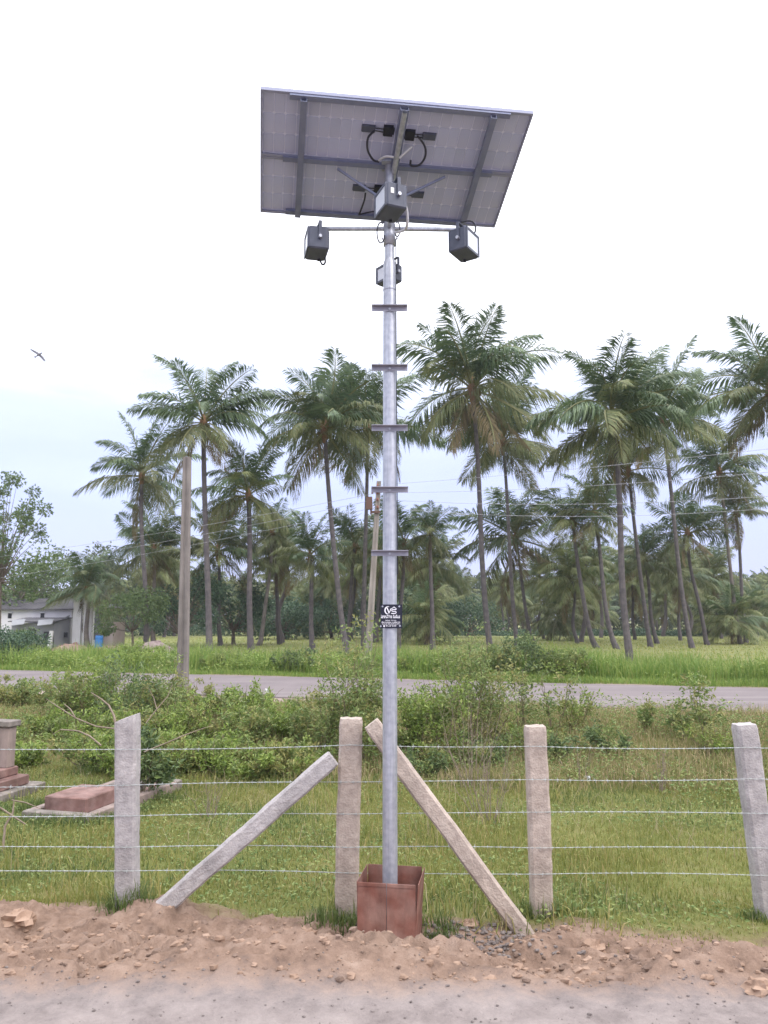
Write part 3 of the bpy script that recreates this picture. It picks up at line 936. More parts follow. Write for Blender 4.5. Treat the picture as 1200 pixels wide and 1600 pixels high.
# ------------------------------------------------------------------ coconut palms
def frond_mesh(name, e0, droop, seed, mats, hang, nl=76, wid=.082, closed=0.0):
    """One frond of unit length growing along +X from the origin; leaflets on both sides of the midrib."""
    r = np.random.default_rng(seed)
    ns = 14
    pts = [np.zeros(3)]; tang = []
    side = r.uniform(-.25, .25)
    for i in range(ns):
        s = (i + .5) / ns
        th = R(e0) - R(droop) * s ** 1.5
        ph = side * s * .8
        t = np.array([math.cos(th) * math.cos(ph), math.cos(th) * math.sin(ph), math.sin(th)])
        pts.append(pts[-1] + t / ns); tang.append(t)
    pts = np.array(pts); tang.append(tang[-1]); tang = np.array(tang)
    V = []; T = []; mi = []
    # midrib, three-sided and tapering
    for i, p in enumerate(pts):
        t = tang[i]; a = np.cross(t, (0, 0, 1)); a /= np.linalg.norm(a) + 1e-9; b = np.cross(a, t)
        rad = .013 * (1 - i / ns) ** .8 + .0015
        for k in range(3):
            q = 2 * math.pi * k / 3
            V.append(p + (a * math.cos(q) * 1.3 + b * math.sin(q)) * rad)
    for i in range(ns):
        for k in range(3):
            a0, a1, b0, b1 = i * 3 + k, i * 3 + (k + 1) % 3, (i + 1) * 3 + k, (i + 1) * 3 + (k + 1) % 3
            T += [(a0, a1, b1), (a0, b1, b0)]; mi += [1, 1]
    S = np.linspace(.13, 1.0, nl)
    for s in S:
        x = s * ns
        i = min(int(x), ns - 1); f = x - i
        p = pts[i] * (1 - f) + pts[i + 1] * f; t = tang[i] * (1 - f) + tang[min(i + 1, ns)] * f
        t = t / np.linalg.norm(t)
        a = np.cross(t, (0, 0, 1)); a /= np.linalg.norm(a) + 1e-9; up_ = np.cross(a, t)
        ll = .30 * (.45 + .75 * math.sin(math.pi * min(1, (s * .86 + .14)) ** .9)) * (1 if s < .93 else .8)
        clump = float(vnoise(s * 9 + seed, seed * 1.7)) - .4
        for sd in (-1, 1):
            if r.random() < .05 + .25 * (clump > .38): continue
            fw = .52 + .8 * s ** 2 + r.normal() * .13
            vup = .20 * (1 - hang) + r.normal() * .16
            dv = a * sd * (1 - .3 * closed) + t * fw + up_ * vup; dv[2] -= hang * .8 + clump * .3
            dv /= np.linalg.norm(dv)
            l_ = ll * r.uniform(.75, 1.15)
            m1 = p + dv * l_ * .5
            d2 = dv.copy(); d2[2] -= .35 + .8 * hang + r.uniform(0, .4); d2 /= np.linalg.norm(d2)
            m2 = m1 + d2 * l_ * .5
            w = t * wid * .22 * r.uniform(.8, 1.2) + up_ * .004 * sd
            b0 = len(V)
            V += [p, m1 - w * .5, m1 + w * .5, m2]
            T += [(b0, b0 + 1, b0 + 2), (b0 + 1, b0 + 3, b0 + 2)]; mi += [0, 0]
    return np.array(V), np.array(T), np.array(mi)


CLASSES = [  # elevation, droop, hang, materials, width
    (84, 22, 0.05, 'frond', .6), (70, 40, 0.12, 'frond', .3), (54, 62, 0.22, 'frond', .1), (36, 74, 0.35, 'frond', 0),
    (16, 66, 0.48, 'frond', 0), (-6, 52, 0.6, 'frond_old', 0), (-30, 40, 0.75, 'frond_old', 0), (-56, 22, 0.85, 'frond_dry', 0)]
FR = []; FRAW = []
for ci, (e0, dr, hg, mm, cl) in enumerate(CLASSES):
    row = []; raw = []
    for vv in range(4):
        v_, t_, m_ = frond_mesh('frond', e0 + (0, -6, 5, 9)[vv], dr + (-14, 0, 12, 24)[vv], 100 + ci * 7 + vv, None, hg, closed=cl)
        raw.append((v_, t_, m_))
        row.append(tri_mesh('frond', v_, t_, [M[mm], M['rachis']], m_))
    FR.append(row); FRAW.append(raw)
FR_OLIVE = [tri_mesh('frond', *FRAW[3][k][:2], [M['frond_old'], M['rachis']], FRAW[3][k][2]) for k in range(4)]

# crown fibre and nuts, shared
b = MB().lathe([(.10, -.9), (.16, -.55), (.24, -.2), (.25, .05), (.15, .35), (.03, .6)], 12)
HEART = b.mesh('crown_heart', M['fibre'])
b = MB()
r_ = random.Random(4)
for i in range(13):
    a = r_.random() * 6.28; rr = r_.uniform(.24, .42); z = r_.uniform(-.62, -.18)
    s = r_.uniform(.09, .125)
    b.lathe([(0, -s * 1.15), (s * .7, -s * .8), (s, 0), (s * .75, s * .75), (0, s * 1.1)], 7, (rr * math.cos(a), rr * math.sin(a), z))
NUTS = b.mesh('coconuts', M['coconut'])


def trunk_mb(hub, r0, r1, bend, seed, nring=46, n=10):
    """Curved, ringed trunk from the origin up to hub; bend sets where the sweep happens."""
    r = np.random.default_rng(seed)
    hub = np.array(hub, float)
    pts = []; rad = []
    wx, wy = r.normal(0, .12, 2)
    for i in range(nring + 1):
        s = i / nring
        e = s ** bend
        p = np.array([hub[0] * e, hub[1] * e, hub[2] * s])
        p[0] += wx * math.sin(s * math.pi * 2) * .6; p[1] += wy * math.sin(s * math.pi * 2) * .6
        pts.append(p)
        swell = .55 * math.exp(-s * hub[2] / .55)
        rad.append((r0 + (r1 - r0) * s) * (1 + swell) * (1 + .035 * (i % 2) + r.normal() * .012))
    pts[0][2] = -.25
    return MB().tube(pts, rad, n, smooth=False)


def palm(hub_uv, base_uv, Rpx, nf, label, seed, bend=.8, pale=False, dry=3, nuts=True, depth=None, lift=0.0, group='coconut palms across the road', old=.5, thick=1.0):
    if depth is None:
        bp = G(base_uv[0], base_uv[1], .30)
    else:
        bp = P(base_uv[0], base_uv[1], depth)
    D = bp[1]
    bp[2] = h1(bp[0], bp[1])
    r = np.random.default_rng(seed)
    hub = P(hub_uv[0], hub_uv[1], D)
    zc = D * CP + (hub[2] - EYE) * SP
    Rm = Rpx * zc / FPX * 1.18
    t = empty('coconut_palm', bp, label, 'coconut palm', group)
    hl = hub - bp
    trunk_mb(hl, .165 * thick, .115 * thick, bend, seed).build('trunk', M['trunk_pale' if pale else 'trunk'], t)
    link('crown_heart', HEART, t, hl).scale = (Rm / 4.6,) * 3
    if nuts: link('coconut_cluster', NUTS, t, hl).scale = (Rm / 4.6,) * 3
    az0 = r.random() * 6.28
    tiltM = Euler((R(r.normal() * 6), R(r.normal() * 6), 0)).to_matrix()
    for i in range(nf):
        q = i / (nf - 1)
        # from the spear leaves down to the hanging skirt
        x = q ** .82 * 6.4 + r.uniform(-.35, .35)
        c = int(np.clip(round(x), 0, 6))
        if i >= nf - dry: c = 7
        me = FR[c][r.integers(4)]
        if c in (3, 4) and r.random() < .28 * old * 2: me = FR_OLIVE[r.integers(4)]
        o = link('frond', me, t, hl + np.array([0, 0, .18 - .4 * q]))
        o.rotation_euler = (R(r.normal() * 16), R(r.normal() * 9), az0 + i * 2.39996 + r.normal() * .30)
        o.rotation_euler = (tiltM @ o.rotation_euler.to_matrix()).to_euler()
        s = Rm * r.uniform(.80, 1.14) * (.92 if c < 1 else 1) * (.9 if c >= 6 else 1)
        o.scale = (s, s * r.uniform(.9, 1.1), s)
    return t


PALMS = [
    # hub, base, crown radius, fronds, label
    ((738, 606), (768, 1022), 118, 32, 'tall coconut palm immediately right of the mast with a wide full crown', .75, False),
    ((957, 655), (986, 1032), 116, 34, 'largest coconut palm on the right, its trunk foot nearest the road', .7, False),
    ((507, 668), (546, 1022), 108, 33, 'big coconut palm just left of the mast, trunk sweeping down to the right', .65, False),
    ((318, 660), (328, 1028), 96, 30, 'tall coconut palm directly right of the grey square concrete pole', .9, False),
    ((222, 742), (228, 1014), 82, 27, 'coconut palm standing left of the grey square concrete pole, high above the house', .9, False),
    ((388, 772), (393, 1026), 80, 26, 'middle height coconut palm between the concrete pole and the big palm beside the mast', .9, False),
    ((574, 668), (568, 1012), 104, 30, 'coconut palm partly hidden behind the upper mast and the leaning pole', .9, False),
    ((786, 690), (808, 1006), 96, 30, 'coconut palm whose crown tucks under the tall palm right of the mast', .8, False),
    ((1035, 655), (1082, 1010), 98, 30, 'coconut palm behind the largest right palm, trunk slanting to the right', .7, False),
    ((982, 735), (1017, 1008), 72, 22, 'thin trunked palm crossing behind the largest right palm', .75, False),
    ((1203, 612), (1228, 1030), 116, 32, 'very tall coconut palm cut by the right picture edge', .8, False),
    ((1124, 738), (1157, 1004), 80, 26, 'coconut palm below the crown cut by the right edge, with a pale pinkish foot', .8, True),
    ((1150, 800), (1166, 1002), 58, 22, 'smaller palm close behind the pale footed palm near the right edge', .8, False),
    ((895, 812), (936, 1010), 62, 22, 'slim palm with strongly curved trunk left of the largest right palm', .45, False),
    ((929, 800), (966, 1011), 60, 22, 'slim curved palm leaning between two others just left of the largest right palm', .5, False),
    ((1074, 832), (1106, 1005), 64, 22, 'slim palm with dark wavy trunk under the crown that slants right', .6, False),
    ((484, 868), (489, 1014), 60, 24, 'low young palm in the field between the left palms', .95, False),
    ((672, 832), (676, 1012), 46, 22, 'small upright palm standing alone in the field right of the mast', 1.0, False),
    ((806, 842), (834, 1002), 88, 26, 'bushy palm with long fronds below the tall palm right of the mast', .7, False),
    ((1006, 872), (1027, 1003), 56, 22, 'half height palm in the gap between the two right slanting trunks', .8, False),
    ((136, 918), (137, 1010), 58, 24, 'short palm standing before the white house wall', 1.0, True),
    ((240, 858), (240, 1008), 74, 26, 'palm with yellow brown skirt left of the square pole, behind the first row', 1.0, True),
    ((340, 860), (345, 1006), 74, 26, 'palm with drooping olive fronds right of the square pole, behind the first row', .95, False),
    ((555, 850), (540, 1008), 66, 24, 'palm with yellowing fronds low behind the leaning pole', .9, False),
    ((632, 850), (622, 1010), 66, 24, 'palm showing its lower fronds right behind the middle of the mast', .9, False),
    ((425, 830), (402, 1006), 52, 20, 'palm with a pale trunk curved at the foot, left of the low young palm', .4, True),
]
r_nf = random.Random(12)
for i, (hb_, ba_, rp_, nf, lab, bd, pl) in enumerate(PALMS):
    palm(hb_, ba_, rp_, int(nf * r_nf.uniform(.88, 1.06)), lab, 40 + i, bd, pl, dry=1 if i % 3 else 3, old=.35 if i < 11 else .7)

# the grove behind: joined crowns shared among the palms
def joined_crown(seed, nf=28):
    r = np.random.default_rng(seed)
    VV, TT, MM = [], [], []; nb = 0
    for i in range(nf):
        q = i / (nf - 1); c = int(np.clip(round(q ** .9 * 6.4 + r.uniform(-.4, .4)), 0, 6))
        if i >= nf - 2: c = 7
        v_, t_, m_ = FRAW[c][r.integers(4)]
        E_ = np.array(Euler((R(r.normal() * 7), R(r.normal() * 6), i * 2.39996 + r.normal() * .2)).to_matrix())
        # thin the leaflets: every second one stays, twice as broad, at this distance
        VV.append(v_ @ E_.T * r.uniform(.85, 1.1) + np.array([0, 0, -.05 * q])); TT.append(t_ + nb); nb += len(v_)
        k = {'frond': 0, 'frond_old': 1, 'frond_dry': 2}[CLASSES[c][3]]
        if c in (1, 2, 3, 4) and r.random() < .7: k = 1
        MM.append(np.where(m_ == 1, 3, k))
    return tri_mesh('crown', np.concatenate(VV), np.concatenate(TT), [M['frond'], M['frond_young_lightened'], M['frond_dry'], M['rachis']], np.concatenate(MM))


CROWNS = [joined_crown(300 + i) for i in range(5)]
TR = []
for i in range(5):
    r = np.random.default_rng(i)
    TR.append(trunk_mb((r.uniform(-.14, .14), r.uniform(-.1, .1), 1.0), .021, .014, .6, 70 + i, 16, 7).mesh('trunk', M['trunk']))
r = np.random.default_rng(77)
spots = []
tries = 0
while len(spots) < 86 and tries < 4000:
    tries += 1
    D = r.uniform(66, 150) ** 1.0
    u = r.uniform(150, 1260)
    if u < 360 and D < 85: continue
    x = (u - 600) / FPX * D
    if any((x - a) ** 2 + (D - c) ** 2 < (4.2 if D < 100 else 5.0) ** 2 for a, c in spots): continue
    spots.append((x, D))
for i, (x, D) in enumerate(spots):
    uu = 600 + x * FPX / D
    zone = ('left of the square pole' if uu < 288 else 'right of the square pole' if uu < 520 else 'behind mast and leaning pole' if uu < 680
            else 'right of the mast' if uu < 890 else 'behind the curved palms' if uu < 1010 else 'near the right edge')
    deep = 'front row of the grove' if D < 90 else 'second row of the grove' if D < 110 else 'third row of the grove' if D < 130 else 'last row of the grove'
    t = empty('coconut_palm', (x, D, h1(x, D)), 'distant palm in the ' + deep + ', ' + zone, 'coconut palm', 'distant palms ' + zone)
    hgt = r.uniform(5.0, 8.4) if r.random() < .6 else r.uniform(2.0, 4.2) + (D > 100) * r.uniform(0, 1.5)
    o = link('trunk', TR[r.integers(5)], t); o.scale = (hgt * 1.0, hgt * 1.0, hgt); o.rotation_euler = (0, 0, r.random() * 6.28)
    tip = Vector(o.data.vertices[-1].co); tip = Euler(o.rotation_euler).to_matrix() @ (tip * hgt)
    c = link('crown', CROWNS[r.integers(5)], t, (tip.x, tip.y, hgt - .1)); s = r.uniform(3.4, 4.5); c.scale = (s, s, s * r.uniform(.9, 1.1)); c.rotation_euler = (0, 0, r.random() * 6.28)


# ------------------------------------------------------------------ leaves, trees, shrubs
def leaf_quads(P0, D, size, r, asp=.42, fold=.12):
    """Two-triangle leaves: base points P0, directions D."""
    n = len(P0)
    D = D / (np.linalg.norm(D, axis=1, keepdims=True) + 1e-9)
    w = np.cross(D, r.normal(size=(n, 3))); w /= np.linalg.norm(w, axis=1, keepdims=True) + 1e-9
    nn = np.cross(D, w)
    L = (size if hasattr(size, '__len__') else np.full(n, size))[:, None] * r.uniform(.7, 1.25, (n, 1))
    mid = P0 + D * L * .45
    V = np.stack([P0, mid + w * L * asp * .5 + nn * L * fold, P0 + D * L - nn * L * .08, mid - w * L * asp * .5 + nn * L * fold], 1).reshape(-1, 3)
    b = np.arange(n)[:, None] * 4
    T = np.concatenate([b + [0, 1, 2], b + [0, 2, 3]], 1).reshape(-1, 3)
    return V, T


def shrub(name, x, y, h, rad, label, group=None, nst=9, nl=900, ls=.07, mleaf='leaf_mid', seed=0, cat='shrub', bare=.25, upright=.7, stem_r=.008, asp=.42):
    alt = {'leaf_mid': 'leaf_yel', 'leaf_bright': 'leaf_mid', 'leaf_yel': 'leaf_bright', 'leaf': 'leaf_mid'}.get(mleaf, mleaf)
    mi_ = []
    r = np.random.default_rng(seed + 500)
    z = h1(x, y)
    t = empty(name, (x, y, z), label, cat, group)
    b = MB(); lp_, ld_ = [], []
    per = max(1, nl // (nst * 5))
    for i in range(nst):
        a = r.random() * 6.28; k = rad * math.sqrt(r.random()); hh = h * r.uniform(.55, 1.0) * (1 - .25 * k / rad)
        tip = np.array([k * math.cos(a), k * math.sin(a), hh])
        b0 = np.array([.12 * rad * math.cos(a), .12 * rad * math.sin(a), -.05])
        mid = b0 * .4 + tip * .6; mid[2] = hh * upright
        pts = []
        for s in np.linspace(0, 1, 8):
            pts.append((1 - s) ** 2 * b0 + 2 * s * (1 - s) * mid + s * s * tip + r.normal(size=3) * .012 * h)
        b.tube(pts, list(np.linspace(stem_r, stem_r * .3, 8)), 4, cap=False)
        for j in range(5):
            s = r.uniform(bare, .95); q = pts[int(s * 7)]
            dv = r.normal(size=3); dv[2] = abs(dv[2]) * .6 + .25; dv /= np.linalg.norm(dv)
            ln = h * r.uniform(.10, .24)
            b.tube([q, q + dv * ln * .5, q + dv * ln + (0, 0, -.02 * h)], [stem_r * .45, stem_r * .3, stem_r * .15], 3, cap=False)
            ss = r.random(per)
            c = q + dv * ln * ss[:, None] + r.normal(size=(per, 3)) * .045 * h ** .5
            lp_.append(c)
            d_ = dv * .7 + r.normal(size=(per, 3)) * .8; d_[:, 2] -= .15; ld_.append(d_)
            mi_ += [int(r.random() < .28)] * (2 * per)
            if r.random() < .14: lp_.pop(); ld_.pop(); del mi_[-2 * per:]
    V, T = leaf_quads(np.concatenate(lp_), np.concatenate(ld_), ls, r, asp)
    V[:, 2] = np.maximum(V[:, 2], .01)
    link('foliage', tri_mesh('foliage', V, T, [M[mleaf], M[alt]], mi_), t)
    b.build('stems', M['stem'], t)
    return t


def crown_tree(name, x, y, h, rad, label, group=None, seed=0, mleaf='leaf', ls=.22, nl=3500, nclump=26, flat=.7, z0=.35, tr=.16, cat='tree', trunk_c='bark', cf=1.0):
    r = np.random.default_rng(seed + 900)
    t = empty(name, (x, y, h1(x, y)), label, cat, group)
    b = MB()
    fork = np.array([r.normal() * .1, r.normal() * .1, h * z0])
    b.tube([(0, 0, -.2), fork * .5 + r.normal(size=3) * .05, fork], [tr * 1.25, tr, tr * .8], 9)
    lp_, ld_ = [], []
    for i in range(nclump):
        a = r.random() * 6.28; q = math.sqrt(r.random()) * rad
        zz = h * (z0 * .85 + (1 - z0 * .85) * r.random() ** .8) * (1 - .22 * (q / rad) ** 2)
        c = np.array([q * math.cos(a), q * math.sin(a), zz])
        m = fork * .5 + c * .5; m[2] = fork[2] * .4 + zz * .6
        b.tube([fork, m, c], [tr * .35, tr * .16, tr * .05], 5, cap=False)
        n = int(nl / nclump * r.uniform(.6, 1.4)); cr_ = rad * r.uniform(.24, .40) * cf
        d = r.normal(size=(n, 3)); d /= np.linalg.norm(d, axis=1, keepdims=True); k = r.random((n, 1)) ** .45
        lp_.append(c + d * k * cr_ * np.array([1, 1, flat])); dd = d + r.normal(size=(n, 3)) * .6; dd[:, 2] -= .25; ld_.append(dd)
    V, T = leaf_quads(np.concatenate(lp_), np.concatenate(ld_), ls, r, .5)
    link('crown', tri_mesh('crown', V, T, M[mleaf]), t)
    b.build('trunk', M[trunk_c], t)
    return t


def at(u, Y): return (u - 600) / FPX * (Y * CP + (-1.9) * SP)


# trees at the left edge and behind the house
crown_tree('tall_tree', at(-4, 46), 46, 11.4, 2.2, 'tall airy broadleaf tree at the left picture edge with light branches', seed=1, ls=.20, nl=4600, nclump=40, cf=.62, z0=.38, tr=.13, flat=.85)
crown_tree('broadleaf_tree', at(18, 62), 62, 8.2, 4.2, 'rounded green tree behind the house at the left picture edge', 'trees behind the house', 2, 'leaf', .34, 3000)
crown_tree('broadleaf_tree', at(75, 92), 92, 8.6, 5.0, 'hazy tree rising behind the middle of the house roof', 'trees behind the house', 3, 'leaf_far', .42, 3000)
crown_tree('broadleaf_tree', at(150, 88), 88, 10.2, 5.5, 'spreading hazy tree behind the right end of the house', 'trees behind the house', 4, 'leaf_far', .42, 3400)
crown_tree('broadleaf_tree', at(208, 52), 52, 4.3, 2.0, 'low greyish green tree beside the white house wall', None, 5, 'leaf', .20, 3200, z0=.3, tr=.08)
crown_tree('broadleaf_tree', at(278, 60), 60, 6.4, 3.3, 'dense dark green tree just left of the grey square concrete pole', None, 6, 'leaf_dark', .24, 4200, z0=.15)
crown_tree('broadleaf_tree', at(365, 66), 66, 6.0, 3.0, 'dark glossy tree between the palm trunks right of the square pole', None, 7, 'leaf_dark', .30, 3200, z0=.2)
crown_tree('broadleaf_tree', at(655, 76), 76, 5.2, 4.6, 'dark rounded tree at the field edge right behind the mast sign', None, 8, 'leaf_dark', .28, 5200, z0=.12, flat=.8)
crown_tree('broadleaf_tree', at(445, 82), 82, 4.6, 4.0, 'dark low tree behind the low young palm', None, 9, 'leaf_dark', .30, 4200, z0=.12)
crown_tree('broadleaf_tree', at(530, 86), 86, 4.6, 4.2, 'dark low tree behind the trunk of the big palm left of the mast', None, 10, 'leaf_dark', .30, 4200, z0=.12)
crown_tree('broadleaf_tree', at(730, 92), 92, 4.4, 4.0, 'dark low tree behind the tall palm right of the mast', None, 12, 'leaf_dark', .32, 3600, z0=.12)
crown_tree('hedge_bush', at(10, 34), 34, 1.9, 1.5, 'dark green round bush by the road at the left picture edge', None, 11, 'leaf_dark', .13, 4200, z0=.1, tr=.05, cat='bush')
crown_tree('hedge_bush', at(34, 40), 40, 1.5, 1.1, 'smaller green bush right of the dark round bush before the house', None, 13, 'leaf', .13, 2400, z0=.1, tr=.05, cat='bush')

# far woodland as one mass
def leaf_mass(name, n, gen, size, m, label, asp=.5, seed=0):
    r = np.random.default_rng(seed + 60)
    c = gen(r, n)
    d = r.normal(size=(n, 3))
    V, T = leaf_quads(c, d, size, r, asp)
    o = link(name, tri_mesh(name, V, T, M[m]))
    return tag(o, label, kind='stuff')


def far_gen(r, n):
    x = r.uniform(-115, 125, n); y = r.uniform(150, 168, n)
    top = 6.0 + 4.5 * vnoise(x * .12, x * 0 + 3) + 2 * vnoise(x * .5, x * 0 + 8)
    return np.stack([x, y, top * r.random(n) ** .7], 1)


leaf_mass('far_woods', 60000, far_gen, 1.0, 'leaf_far', 'far wood closing the grove behind the field')


def under_gen(r, n):
    x = r.uniform(-34, 50, n); y = 98 + r.uniform(0, 9, n)
    top = (1.2 + 1.9 * vnoise(x * .33, x * 0 + 3)) * np.where(x > 8, .32, .85)
    return np.stack([x, y, .1 + top * r.random(n) ** .8], 1)


leaf_mass('undergrowth', 22000, under_gen, .34, 'leaf_dark', 'dark undergrowth between the palm trunks of the grove', seed=4)
#PART4


# ------------------------------------------------------------------ shrubs on the near side of the road
def gxy(u, v, z=0.1):
    p = G(u, v, z)
    for _ in range(6): p = G(u, v, h1(p[0], p[1]))
    return p[0], p[1]


def sh(u, v, *a, Y=None, **k):
    x, y = (at(u, Y), Y) if Y else gxy(u, v)
    return shrub('shrub', x, y, *a, **k)


sh(543, 0, 2.9, .62, 'tallest leafy shrub, just left of the mast, reaching across the road', Y=13.6, nst=15, nl=2600, ls=.085, mleaf='leaf_mid', seed=1)
sh(508, 0, 1.5, .5, 'leafy shrub at the left foot of the tallest shrub', Y=13.9, nst=10, nl=1300, ls=.085, mleaf='leaf_mid', seed=2)
sh(575, 0, 1.65, .5, 'leafy shrub in the gap between the middle granite post and the mast', Y=13.2, nst=10, nl=1500, ls=.08, mleaf='leaf_mid', seed=3)
sh(735, 0, 2.65, .72, 'upright leafy shrub right of the mast, ending above the road', Y=13.9, nst=16, nl=2800, ls=.075, mleaf='leaf_mid', seed=4)
sh(695, 0, 1.75, .55, 'light green shrub between the mast and the upright leafy shrub', Y=13.4, nst=11, nl=1700, ls=.075, mleaf='leaf_bright', seed=5)
sh(650, 0, 1.45, .55, 'bushy green shrub hard against the right side of the mast', Y=13.6, nst=12, nl=1900, ls=.085, mleaf='leaf_bright', seed=6)
sh(775, 0, 1.7, .45, 'thin shrub with young pale tips left of the third granite post', Y=14.2, nst=9, nl=1000, ls=.07, mleaf='leaf_yel', seed=7)
sh(815, 0, 1.75, .38, 'slender weed with a few leaves over the road behind the third granite post', Y=14.8, nst=6, nl=520, ls=.085, mleaf='leaf_mid', seed=8)
sh(868, 0, 1.6, .34, 'slender weed right of the third granite post, its tip over the road', Y=14.6, nst=5, nl=460, ls=.085, mleaf='leaf_mid', seed=9)
sh(900, 0, 1.0, .42, 'low yellow green shrub between the third post and the road', Y=14.9, nst=8, nl=900, ls=.07, mleaf='leaf_yel', seed=10)
sh(1000, 0, .85, .30, 'small isolated weed in the middle of the right bank', Y=14.6, nst=4, nl=300, ls=.09, mleaf='leaf_mid', seed=11)
sh(1068, 0, 1.05, .30, 'slim weed near the right post, taller neighbour on its right', Y=14.0, nst=5, nl=340, ls=.10, mleaf='leaf_mid', seed=12)
sh(1105, 0, 1.35, .36, 'tallest weed on the right bank, its top leaves over the road', Y=13.9, nst=6, nl=480, ls=.10, mleaf='leaf_mid', seed=13)
sh(955, 0, .62, .5, 'dark rounded low shrub on the right bank', Y=13.4, nst=9, nl=1000, ls=.07, mleaf='leaf', seed=14)
sh(1120, 0, .70, .55, 'yellowish low shrub left of the right leaning post', Y=13.0, nst=10, nl=1000, ls=.07, mleaf='leaf_yel', seed=15)
sh(150, 0, 1.95, .7, 'broad leafy shrub hiding the road beyond the red tomb slab', Y=16.4, nst=13, nl=2000, ls=.085, mleaf='leaf_bright', seed=19)
sh(108, 0, 1.55, .7, 'rounded shrub between the two tombs, before the road', Y=17.2, nst=12, nl=1800, ls=.085, mleaf='leaf_mid', seed=22)
sh(232, 0, 1.05, .30, 'dark leafy shrub right behind the left grey granite post', Y=11.0, nst=8, nl=1100, ls=.10, mleaf='leaf', seed=16)
sh(195, 0, 2.15, .8, 'tall grassy leafed shrub above the left grey granite post', Y=15.6, nst=15, nl=2200, ls=.085, mleaf='leaf', seed=17)
sh(262, 0, 1.75, .65, 'leafy shrub at the foot of the grey square concrete pole', Y=16.0, nst=12, nl=1800, ls=.08, mleaf='leaf_mid', seed=18)
# the scrub band left of the mast: alike bushes side by side
r = np.random.default_rng(21)
k = 0
for u in np.arange(-60, 500, 27):
    for row in range(3 if u < 420 else 2):
        Yb = 12.6 + row * 2.3 + (1.0 if u < 150 else 0) * (row == 2) + r.uniform(-.5, .5) + (.6 if u < 120 else 0)
        if 60 < u < 150 and row == 0: continue
        hh = (r.uniform(.55, .85) if row == 0 else r.uniform(.75, 1.15)) * (.82 if u < 150 else 1.0)
        lm = ['leaf_bright', 'leaf_mid', 'leaf_bright', 'leaf_yel', 'leaf_bright'][k % 5]
        lab = {'leaf_bright': 'bright green', 'leaf_mid': 'mid green', 'leaf_yel': 'yellowish green'}[lm] + (' bush in front row of scrub, ', ' bush in middle row of scrub, ', ' bush in rear row of scrub, ')[row] + (
            'beyond the stepped tomb' if u < 30 else 'beyond the tomb slab' if u < 110 else 'left of the left post' if u < 190 else 'right of the left post' if u < 270 else 'under the square pole' if u < 320 else 'left of the shorter brace' if u < 380 else 'behind the shorter brace' if u < 440 else 'left of the middle post')
        o = sh(u + r.uniform(-12, 12), 0, hh, r.uniform(.5, .75), lab, Y=Yb, nst=11, nl=1500, ls=.075, mleaf=lm, seed=60 + k, group='bushes of the scrub band', upright=.62, bare=.1)
        k += 1
for u in np.arange(630, 900, 34):
    o = sh(u + r.uniform(-12, 12), 0, r.uniform(.5, .8), r.uniform(.45, .6), 'low bush in the scrub right of the mast, ' + ('beside the mast', 'below the upright leafy shrub', 'left of the third post', 'behind the third post', 'just right of the third post')[min(4, int((u - 630) / 52))], Y=12.6 + r.uniform(-.3, 1.4), nst=9, nl=1000, ls=.07,
           mleaf=['leaf_mid', 'leaf', 'leaf_yel'][k % 3], seed=60 + k, group='low bushes right of the mast', upright=.6, bare=.1)
    k += 1
# beyond the road
for i, (u, Yb, hh, rr, lab) in enumerate([
    (822, 25.6, 1.9, 1.3, 'dark leafy bush mound across the road, right of the mast'),
    (772, 25.9, 1.35, 1.0, 'lower leafy bush left of the dark mound across the road'),
    (690, 26.9, 1.1, .9, 'green bush across the road close to the right of the mast'),
    (640, 27.4, 1.1, .8, 'green bush across the road behind the mast'),
    (470, 28.4, 1.1, 1.2, 'leafy mound across the road, left of the tallest shrub'),
    (350, 29.6, 1.1, 1.2, 'leafy mound across the road, right of the square pole foot'),
    (230, 31.0, 1.4, 1.0, 'bush across the road below the rubble heap'),
    (885, 25.2, 1.25, .9, 'grassy bush right of the dark mound across the road')]):
    shrub('shrub', at(u, Yb), Yb, hh, rr, lab, None, nst=22, nl=3400, ls=.11, mleaf=['leaf', 'leaf_mid', 'leaf_bright', 'leaf_mid'][i % 4], seed=200 + i, upright=.6, bare=.1)

# ------------------------------------------------------------------ grasses
def blades(name, n, gen, h0, h1_, w, m, label, seed=0, lean=.35, keep=None, seg=2):
    r = np.random.default_rng(seed)
    x, y = gen(r, n)
    z = H(x, y)
    if keep is not None:
        q = keep(x, y, r); x, y, z = x[q], y[q], z[q]
    n = len(x)
    hh = r.uniform(h0, h1_, n) * (0.45 + .6 * vnoise(x * 1.6 + 3, y * 1.6) + .6 * vnoise(x * .5, y * .5 + 8)); a = r.uniform(0, 6.28, n); ww = w * r.uniform(.6, 1.3, n)
    wx, wy = np.cos(a) * ww / 2, np.sin(a) * ww / 2
    la = r.uniform(0, 6.28, n); ll = hh * np.abs(r.normal(0, lean, n))
    lx, ly = np.cos(la) * ll, np.sin(la) * ll
    B = np.stack([x, y, z - .01], 1)
    o = np.stack([wx, wy, 0 * wx], 1)
    md = B + np.stack([lx * .35, ly * .35, hh * .6], 1)
    tp = B + np.stack([lx, ly, np.maximum(hh - ll * .35, hh * .35)], 1)
    V = np.stack([B - o, B + o, md + o * .75, md - o * .75, tp], 1).reshape(-1, 3)
    b = np.arange(n)[:, None] * 5
    T = np.concatenate([b + [0, 1, 2], b + [0, 2, 3], b + [3, 2, 4]], 1).reshape(-1, 3)
    ob = link(name, tri_mesh(name, V, T, M[m]))
    return tag(ob, label, kind='stuff')


def cone_gen(y0, y1, pw=1.0, mx=1.12, ext=.8):
    def f(r, n):
        y = y0 + (y1 - y0) * r.random(n) ** pw
        x = r.uniform(-1, 1, n) * (y * .5 * mx + ext)
        return x, y
    return f


